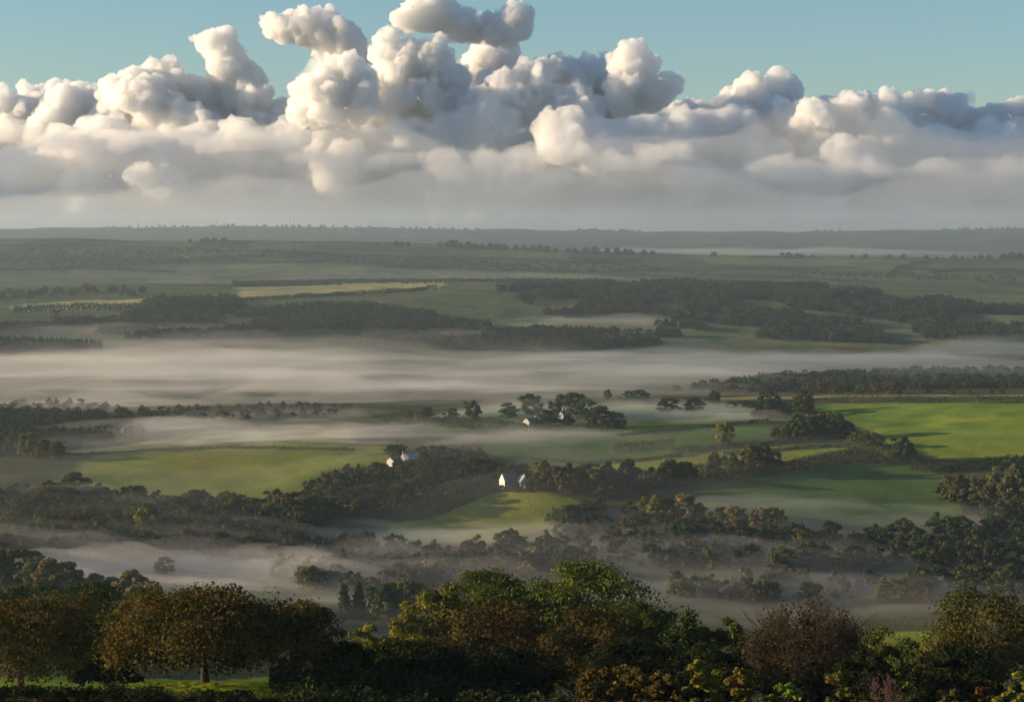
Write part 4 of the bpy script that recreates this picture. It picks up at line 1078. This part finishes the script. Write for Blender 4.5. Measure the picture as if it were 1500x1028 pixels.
# ------------------------------------------------------------------ mist lying in the valley
def mist(label, px, py, a, b, top, density, seed, ang=0.0, ymin=600, sx=120, sy=45, rag=0.75, color=(0.995, 0.965, 0.93), nx=58, ny=38, aniso=0.45):  # default color: warm sunlight tinted into the white vapour
    """a low bank: closed body from just under the ground to an uneven top that thins to nothing at its edges"""
    c = unproj(px, py, ymin)[0]
    U, V = np.meshgrid(np.linspace(-1, 1, nx), np.linspace(-1, 1, ny))
    ca, sa = math.cos(R(ang)), math.sin(R(ang))
    X = c[0] + U * a * ca - V * b * sa; Y = c[1] + U * a * sa + V * b * ca
    r = np.sqrt(U ** 2 + V ** 2)
    prof = np.clip(1 - r ** 2, 0, 1) ** 0.8
    n = np.clip(0.42 + 2.1 * fbm((X * ca + Y * sa) / sx, (Y * ca - X * sa) / sy, seed=seed, octaves=4, gain=0.6), 0, 1.5)
    prof = prof * np.clip(1 - rag + rag * 1.2 * n, 0, 1.6)
    g = ground_z(X, Y)
    up = g - 3 + (top + 3) * prof + 0.03; dn = np.minimum(g - 3, up - 0.03)
    m = nx * ny
    i = (np.arange(ny - 1)[:, None] * nx + np.arange(nx - 1)[None, :]).ravel()
    f1 = np.stack([i, i + 1, i + nx + 1, i + nx], 1); f2 = np.stack([i + m, i + nx + m, i + nx + 1 + m, i + 1 + m], 1)
    rim = np.concatenate([np.arange(nx), np.arange(1, ny) * nx + nx - 1, (ny - 1) * nx + np.arange(nx - 2, -1, -1), np.arange(ny - 2, 0, -1) * nx])
    r2 = np.roll(rim, -1); f3 = np.stack([rim, rim + m, r2 + m, r2], 1)
    v = np.concatenate([np.stack([X, Y, up], -1).reshape(-1, 3), np.stack([X, Y, dn], -1).reshape(-1, 3)])
    o = link('mist', mesh_np('mist', v, np.concatenate([f1, f2, f3]), volume_mat('mist_vapour', density, color, aniso), True))
    return tag(o, label, 'mist', kind='stuff')

mist('broad bright mist filling the hollow behind the fields on the left', 330, 566, 640, 420, 20, 0.0024, 1, 0, 1200, 190, 42, 1.0, nx=120, ny=90)
mist('second layer of bright mist over the left hollow', 430, 548, 620, 300, 28, 0.0013, 2, 0, 1300, 210, 44, 1.0, nx=110, ny=80)
mist('blue white mist band in front of the wooded slope on the right', 1330, 522, 520, 130, 16, 0.0036, 3, 0, 1800, 200, 36, 1.0, (0.86, 0.93, 1.0))  # blue of the shaded side put into the vapour colour
mist('thin grey mist over the woods behind the bright field', 1150, 545, 420, 330, 16, 0.0020, 4, 0, 1700, 260, 60, 0.6, (0.84, 0.92, 1.0))  # bluish shade tint painted into this vapour as well
mist('mist sheet drifting behind the chimneyed house', 560, 640, 210, 90, 9, 0.0085, 5, 0, 1000, 90, 26, 0.95)
mist('mist over the pale field on the left', 250, 640, 200, 90, 8, 0.0060, 6, 6, 1000, 90, 26, 0.95)
mist('mist wrapped round the farm trees', 860, 606, 150, 110, 12, 0.0060, 7, 0, 1000, 90, 35, 0.7)
mist('mist pocket left of the bright field', 1050, 612, 70, 60, 8, 0.0100, 8, 0, 1000, 60, 25, 0.6)
mist('bright mist tongue slanting through the lower left woods', 330, 846, 150, 70, 9, 0.020, 9, -8, 550, 110, 22, 0.8)
mist('mist behind the middle clump of trees', 560, 850, 130, 110, 9, 0.0080, 10, 0, 550, 80, 22, 0.85)
mist('mist streak below the knoll', 800, 800, 170, 50, 8, 0.0110, 11, 0, 600, 110, 22, 0.8)
mist('grey mist sheet low on the right below the wood', 1260, 885, 200, 80, 7, 0.0085, 12, 0, 500, 120, 18, 0.9)
mist('grey mist streak through the wood on the right', 1180, 835, 230, 45, 7, 0.0100, 13, 2, 600, 130, 18, 0.9)
mist('thin mist veiling the dark field left of the knoll', 500, 782, 110, 55, 6, 0.0070, 14, 0, 700, 90, 26, 0.7)
mist('thin mist over the lower left woods', 90, 790, 190, 150, 14, 0.0042, 15, 0, 550, 120, 40, 0.6)
mist('thin mist over the valley woods below the shaded field', 1180, 800, 260, 120, 12, 0.0048, 16, 0, 550, 120, 40, 0.6)
mist('grey mist along the foot of the far wood on the left', 250, 500, 520, 200, 20, 0.0018, 17, 0, 1800, 300, 60, 0.7)
mist('mist pocket behind the far tree row in the centre', 880, 476, 190, 110, 14, 0.0040, 18, 4, 2300, 160, 45, 0.6)
mist('mist in the fold behind the stubble fields', 420, 410, 900, 330, 20, 0.0005, 19, 0, 3300, 400, 120, 0.5)
mist('white mist line in the gap before the far ridge', 1130, 374, 1000, 420, 34, 0.0007, 20, 0, 6000, 900, 400, 0.3)

mist('thin veil of mist over the whole field and wood country of the valley', 480, 740, 400, 420, 18, 0.0009, 22, 0, 700, 140, 70, 0.6)
mist('long bright streak of mist at the far side of the left hollow', 300, 530, 520, 60, 16, 0.0100, 31, 0, 1700, 240, 26, 0.9)
mist('bright rolling streak of mist across the middle of the left hollow', 220, 552, 430, 60, 15, 0.0115, 32, 3, 1500, 200, 24, 0.9)
mist('cream streak of mist along the near side of the left hollow', 480, 572, 330, 55, 14, 0.0115, 33, -3, 1400, 160, 22, 0.9)
mist('cream wisp of mist trailing left of the misty row of trees', 330, 590, 260, 45, 11, 0.0110, 34, 4, 1300, 120, 20, 0.95)
mist('cream wisp of mist running in front of the dark hedge', 620, 640, 150, 30, 7, 0.0130, 35, 2, 1100, 90, 16, 0.9)
mist('stray wisp of mist among the trees left of the dark hedge', 540, 608, 150, 60, 9, 0.0060, 23, 3, 1100, 70, 22, 1.0)
mist('stray wisp of mist over the dark wood on the far left', 60, 600, 140, 70, 9, 0.0050, 24, -4, 1100, 80, 24, 1.0)
mist('stray wisp of mist at the right end of the shaded field', 1330, 770, 110, 50, 7, 0.0060, 25, 3, 700, 70, 20, 1.0)

# ------------------------------------------------------------------ even haze over the whole valley
def haze():
    me = boxmesh('haze', -11500, 11500, -400, 17000, -25, 330, volume_mat('haze_air', 0.000046, (0.66, 0.83, 1.0), 0.3))
    tag(link('haze', me), 'even pale morning haze filling the air of the valley', 'haze', kind='stuff')
haze()
# ------------------------------------------------------------------ clouds: cumulus bank some 20 km away
def ico(sub):
    import bmesh
    bm = bmesh.new(); bmesh.ops.create_icosphere(bm, subdivisions=sub, radius=1.0)
    v = np.array([x.co[:] for x in bm.verts]); f = np.array([[y.index for y in x.verts] for x in bm.faces]); bm.free()
    return v, f
ICO_V, ICO_F = ico(2)

def cloud_mat(name, density, color, aniso=0.35):
    return volume_mat(name, density, color, aniso)

BODY = cloud_mat('cloud_body_vapour', 0.010, (0.962, 0.962, 0.966))
FRINGE = cloud_mat('cloud_fringe_vapour', 0.0034, (0.985, 0.985, 0.985))
CLOUD = cloud_mat('cloud_vapour', 0.020, (0.966, 0.966, 0.968))
THIN = cloud_mat('thin_cloud_vapour', 0.0009, (0.97, 0.97, 0.975))

def cloud(name, label, puffs, dist, seed, voxel=25.0, mat=CLOUD, disp=1.0, kids=26, kind=None, fringe=False):
    """puffs: (px, py, radius px, depth offset in radii) -> one closed billowy body"""
    rg = np.random.default_rng(seed)
    V, Fc, base = [], [], 0
    def ball(c, r, s):
        nonlocal base
        V.append(c + ICO_V * r * s); Fc.append(ICO_F + base); base += len(ICO_V)
    k = dist / F
    for p in puffs:
        px, py, r, dz = p[:4]; fl = p[4] if len(p) > 4 else 1.0; ex = p[5] if len(p) > 5 else 1.0
        c = np.array([(px - 750) * k, dist + dz * r * k, EYE - (py - PYH) * k]); Rr = r * k
        s = np.array([ex, ex, fl])
        ball(c, Rr * 0.8, s)
        n = kids
        q = rg.normal(size=(n, 3)); q /= np.linalg.norm(q, axis=1, keepdims=True)
        q[:, 2] = np.where(q[:, 2] < -0.25, -q[:, 2], q[:, 2])
        for j in range(n):
            rr = Rr * (0.16 + 0.30 * rg.random() ** 1.5)
            cj = c + q[j] * Rr * s * (0.70 + 0.38 * rg.random())
            ball(cj, rr, np.array([1, 1, 0.5 + 0.5 * fl]))
            for _ in range(5):
                w = rg.normal(size=3) + 0.9 * q[j]; w /= np.linalg.norm(w)
                ball(cj + w * rr * 0.9, rr * (0.3 + 0.25 * rg.random()), np.ones(3))
    o = bpy.data.objects.new(name, mesh_np('puffs', np.concatenate(V), np.concatenate(Fc))); COL.objects.link(o)
    def fuse(vx):
        md = o.modifiers.new('fuse', 'REMESH'); md.mode = 'VOXEL'; md.voxel_size = vx
        m2 = bpy.data.meshes.new_from_object(o.evaluated_get(bpy.context.evaluated_depsgraph_get()))
        old = o.data; o.modifiers.clear(); o.data = m2; bpy.data.meshes.remove(old)
        return m2
    me = fuse(voxel * 1.3)
    n = len(me.vertices)
    co = np.empty(n * 3, np.float32); me.vertices.foreach_get('co', co); co = co.reshape(-1, 3).astype(float)
    no = np.empty(n * 3, np.float32); me.vertices.foreach_get('normal', no); no = no.reshape(-1, 3)
    def billow(s, sd):
        return 1 - np.abs(fbm(co[:, 0] / s, co[:, 1] / s, co[:, 2] / s, sd, 2)) * 2.6
    d = 48 * billow(420, seed) + 58 * billow(190, seed + 9) + 46 * billow(95, seed + 19)
    up = np.clip(0.55 + 0.6 * no[:, 2], 0.15, 1)
    co = co + no * (d * up * disp)[:, None]
    wv = lambda s, sd, a: a * np.stack([fbm(co[:, 0] / s, co[:, 1] / s, co[:, 2] / s, sd + 7 * j, 2) for j in range(3)], 1)
    co = co + wv(520, seed + 40, 120) + wv(170, seed + 70, 50)
    co = co + wv(60, seed + 80, 22)
    me.vertices.foreach_set('co', co.astype(np.float32).ravel()); me.update()
    me = fuse(voxel)
    n = len(me.vertices)
    co = np.empty(n * 3, np.float32); me.vertices.foreach_get('co', co); co = co.reshape(-1, 3).astype(float)
    no = np.empty(n * 3, np.float32); me.vertices.foreach_get('normal', no); no = no.reshape(-1, 3)
    co = co + no * (30 * billow(120, seed + 29) + 24 * billow(60, seed + 39))[:, None]
    me.vertices.foreach_set('co', co.astype(np.float32).ravel())
    me.polygons.foreach_set('use_smooth', np.ones(len(me.polygons), bool))
    me.update()
    me.materials.clear(); me.materials.append(mat)
    tag(o, label, 'cloud', 'cumulus clouds in the bank above the horizon', kind)
    if fringe:
        # torn thin vapour round the dense cores
        core = o
        o = bpy.data.objects.new('fringe', mesh_np('puffs', np.concatenate(V), np.concatenate(Fc))); COL.objects.link(o)
        me = fuse(48)
        co = np.empty(len(me.vertices) * 3, np.float32); me.vertices.foreach_get('co', co); co = co.reshape(-1, 3).astype(float)
        no = np.empty(len(me.vertices) * 3, np.float32); me.vertices.foreach_get('normal', no); no = no.reshape(-1, 3)
        d = -8 + 190 * np.clip(fbm(co[:, 0] / 210, co[:, 1] / 210, co[:, 2] / 130, seed + 3, 4, 0.7), -0.3, 1)
        co = co + no * d[:, None] + wv(300, seed + 90, 110)
        me.vertices.foreach_set('co', co.astype(np.float32).ravel()); me.update()
        me = fuse(42)
        me.materials.clear(); me.materials.append(FRINGE)
        me.polygons.foreach_set('use_smooth', np.ones(len(me.polygons), bool))
        o.parent = core
        o = core
    return o

def heap(x0, x1, top, base, r, n, seed, dz=1.0):
    """a heap of puffs filling the columns x0..x1 between its tops and its base"""
    rg = np.random.default_rng(seed); out = []
    for i in range(n):
        t = rg.random(); x = x0 + (x1 - x0) * t
        tp = np.interp(t, np.linspace(0, 1, len(top)), top)
        s = rg.random() ** 0.8
        rr = r * (0.7 + 0.6 * rg.random())
        y = tp + rr + (base - tp - rr) * s
        out.append((x, y, rr, rg.normal() * dz, 0.85))
    return out

CL = [
    ('low lumpy cream cloud at the left edge of the cloud bank', heap(-60, 190, [146, 142, 126, 136, 130], 210, 22, 36, 1), 20500),
    ('tall leaning cream cloud tower above the heap on the left', [(302, 66, 19, 0), (318, 84, 22, .2), (334, 104, 24, 0), (346, 126, 26, .3), (356, 146, 26, 0), (290, 64, 10, 0)], 20000),
    ('broad heaped cloud below the leaning cream tower', heap(165, 440, [138, 100, 100, 135, 150, 150], 215, 27, 46, 2), 20200),
    ('loose grey cloud head drifting high left of the arched cloud', [(403, 42, 12, 0, .7), (425, 48, 16, .3, .8), (455, 48, 20, 0), (476, 44, 20, .4), (492, 62, 24, 0), (510, 76, 22, .5), (522, 86, 16, 0), (470, 66, 20, 0)], 20500),
    ('dark blue grey cloud column below the loose grey head', [(492, 112, 24, 0), (470, 135, 26, 0), (500, 140, 34, .5), (522, 158, 26, 0), (478, 168, 30, 0), (455, 130, 16, 0)], 19000),
    ('arched cream cloud highest of all over a gap of blue sky', [(596, 42, 17, 0, .7), (622, 36, 20, 0, .8), (646, 30, 21, .2, .9), (672, 38, 22, 0, .9), (698, 46, 22, .3, .8), (724, 48, 22, 0, .9), (748, 46, 20, 0), (756, 62, 14, 0)], 20300),
    ('bright billowing white cloud below the arched cloud', [(578, 72, 17, 0), (572, 95, 20, .2), (588, 118, 24, 0), (624, 104, 30, 0), (650, 118, 27, .2), (664, 128, 22, 0), (612, 140, 30, 0), (560, 130, 18, 0), (640, 160, 34, 0), (590, 170, 34, 0), (680, 165, 30, .3), (545, 175, 30, 0)], 19600),
    ('grey cloud spine between two bright white billows', [(716, 84, 24, 0), (704, 108, 24, 0), (696, 130, 22, .5), (735, 100, 24, 0)], 21500),
    ('big cream billow right of the grey cloud spine', [(745, 128, 26, 0), (778, 128, 26, 0), (762, 158, 34, 0), (730, 165, 30, 0), (790, 165, 26, 0), (820, 170, 28, 0), (850, 172, 28, 0), (700, 180, 30, 0)], 19400),
    ('slate grey cloud with knobbly top right of the cream billow', heap(770, 905, [110, 82, 82, 100], 165, 19, 22, 4), 21500),
    ('bright cream cloud tower right of the slate grey cloud', [(935, 106, 20, 0), (932, 128, 26, 0), (950, 142, 26, .3), (968, 138, 18, 0), (915, 150, 22, 0)], 19500),
    ('wide cloud with a flat lit top right of the cream tower', heap(1005, 1160, [135, 118, 105, 108, 135], 195, 20, 26, 5), 20000),
    ('dark pointed grey cloud right of the flat topped one', heap(1165, 1310, [150, 135, 122, 140, 175], 215, 20, 24, 6), 19300),
    ('long soft cloud at the right edge with a lit left flank', heap(1310, 1560, [150, 138, 140, 150, 160], 215, 20, 30, 7), 20500),
    ('broad grey body of the cloud bank under the cream towers', heap(-460, 700, [190, 195, 180, 185, 170], 345, 30, 240, 8, 1.0), 19300),
    ('broad slate body of the cloud bank on the right', heap(560, 1660, [172, 165, 170, 168, 180, 195, 205], 345, 30, 240, 9, 1.0), 19200),
]
for i, (lab, puffs, dist) in enumerate(CL):
    cloud('cumulus_cloud', lab, puffs, dist, 100 + i * 7, voxel=46 if ' body of ' in lab else 26, mat=BODY if ' body of ' in lab else CLOUD, disp=1.6 if ' body of ' in lab else 1.0, fringe=' body of ' not in lab)

# thin sheets of lower, farther cloud that soften the bank down to the horizon
def sheet(name, label, px0, px1, py_top, py_bot, dist, depth, mat, seed, rag=0.5):
    k = dist / F
    nx, ny = 150, 40
    t = np.linspace(0, 1, nx); s = np.linspace(0, 1, ny)
    T, S = np.meshgrid(t, s)
    X = ((px0 + (px1 - px0) * T) - 750) * k; Y = dist + (S - 0.5) * depth
    edge = np.clip(4 * S * (1 - S), 0, 1) ** 0.5 * np.clip(T * (1 - T) * 14, 0, 1) ** 0.5
    zc = EYE - ((py_top + py_bot) / 2 - PYH) * k; hh = (py_bot - py_top) / 2 * k
    a = np.clip(1 - rag + rag * 1.6 * fbm(X / 1500, Y / 1500, seed=seed, octaves=4), 0.02, 1.5)
    b = np.clip(1 - rag * 0.6 + rag * fbm(X / 2200, Y / 2200, seed=seed + 5, octaves=3), 0.02, 1.5)
    up = zc + hh * edge * a; dn = zc - hh * edge * b - 0.5
    n = nx * ny
    i = (np.arange(ny - 1)[:, None] * nx + np.arange(nx - 1)[None, :]).ravel()
    f1 = np.stack([i, i + 1, i + nx + 1, i + nx], 1); f2 = np.stack([i + n, i + nx + n, i + nx + 1 + n, i + 1 + n], 1)
    rim = np.concatenate([np.arange(nx), np.arange(1, ny) * nx + nx - 1, (ny - 1) * nx + np.arange(nx - 2, -1, -1), np.arange(ny - 2, 0, -1) * nx])
    r2 = np.roll(rim, -1)
    f3 = np.stack([rim, rim + n, r2 + n, r2], 1)
    v = np.concatenate([np.stack([X, Y, up], -1).reshape(-1, 3), np.stack([X, Y, dn], -1).reshape(-1, 3)])
    o = link(name, mesh_np(name, v, np.concatenate([f1, f2, f3]), mat, True))
    return tag(o, label, 'cloud', kind='stuff')
VEIL = cloud_mat('cloud_veil', 0.00050, (0.995, 0.985, 0.965))
sheet('cloud_veil', 'pale veil of low haze cloud along the whole horizon', -900, 2400, 196, 430, 17900, 1500, VEIL, 61, 0.4)
VEIL2 = cloud_mat('upper_cloud_veil', 0.00026, (0.995, 0.985, 0.965))
sheet('cloud_veil', 'thin upper veil of haze cloud across the lower half of the bank', -900, 2400, 150, 300, 17900, 1300, VEIL2, 68, 0.55)
SOFT = cloud_mat('soft_cloud_vapour', 0.0030, (0.975, 0.975, 0.978))
def strip(x0, x1, y, r, n, seed):
    rg = np.random.default_rng(seed)
    return [(x0 + (x1 - x0) * (i + rg.random()) / n, y + rg.normal() * r * 0.35, r * (0.6 + 0.6 * rg.random()), rg.normal() * 1.2, 0.30, 1.9) for i in range(n)]
for lab, puffs, dist, sd in [
    ('long flat beige cloud low under the heaps on the left', strip(-150, 460, 205, 20, 22, 31), 18350, 311),
    ('flat beige cloud stretched low across the middle', strip(420, 1000, 236, 20, 20, 23), 18200, 303),
    ('long dark flat cloud low under the slate bank on the right', strip(700, 1250, 272, 18, 20, 24), 18300, 304),
    ('flat slate cloud low at the right edge', strip(1100, 1650, 246, 22, 20, 25), 18250, 305),
    ('small grey cloud scrap alone just above the far ridge', strip(955, 1010, 305, 9, 4, 26), 18600, 306),
]:
    cloud('flat_cloud', lab, puffs, dist, sd, voxel=34, mat=SOFT, disp=0.4, kids=8)
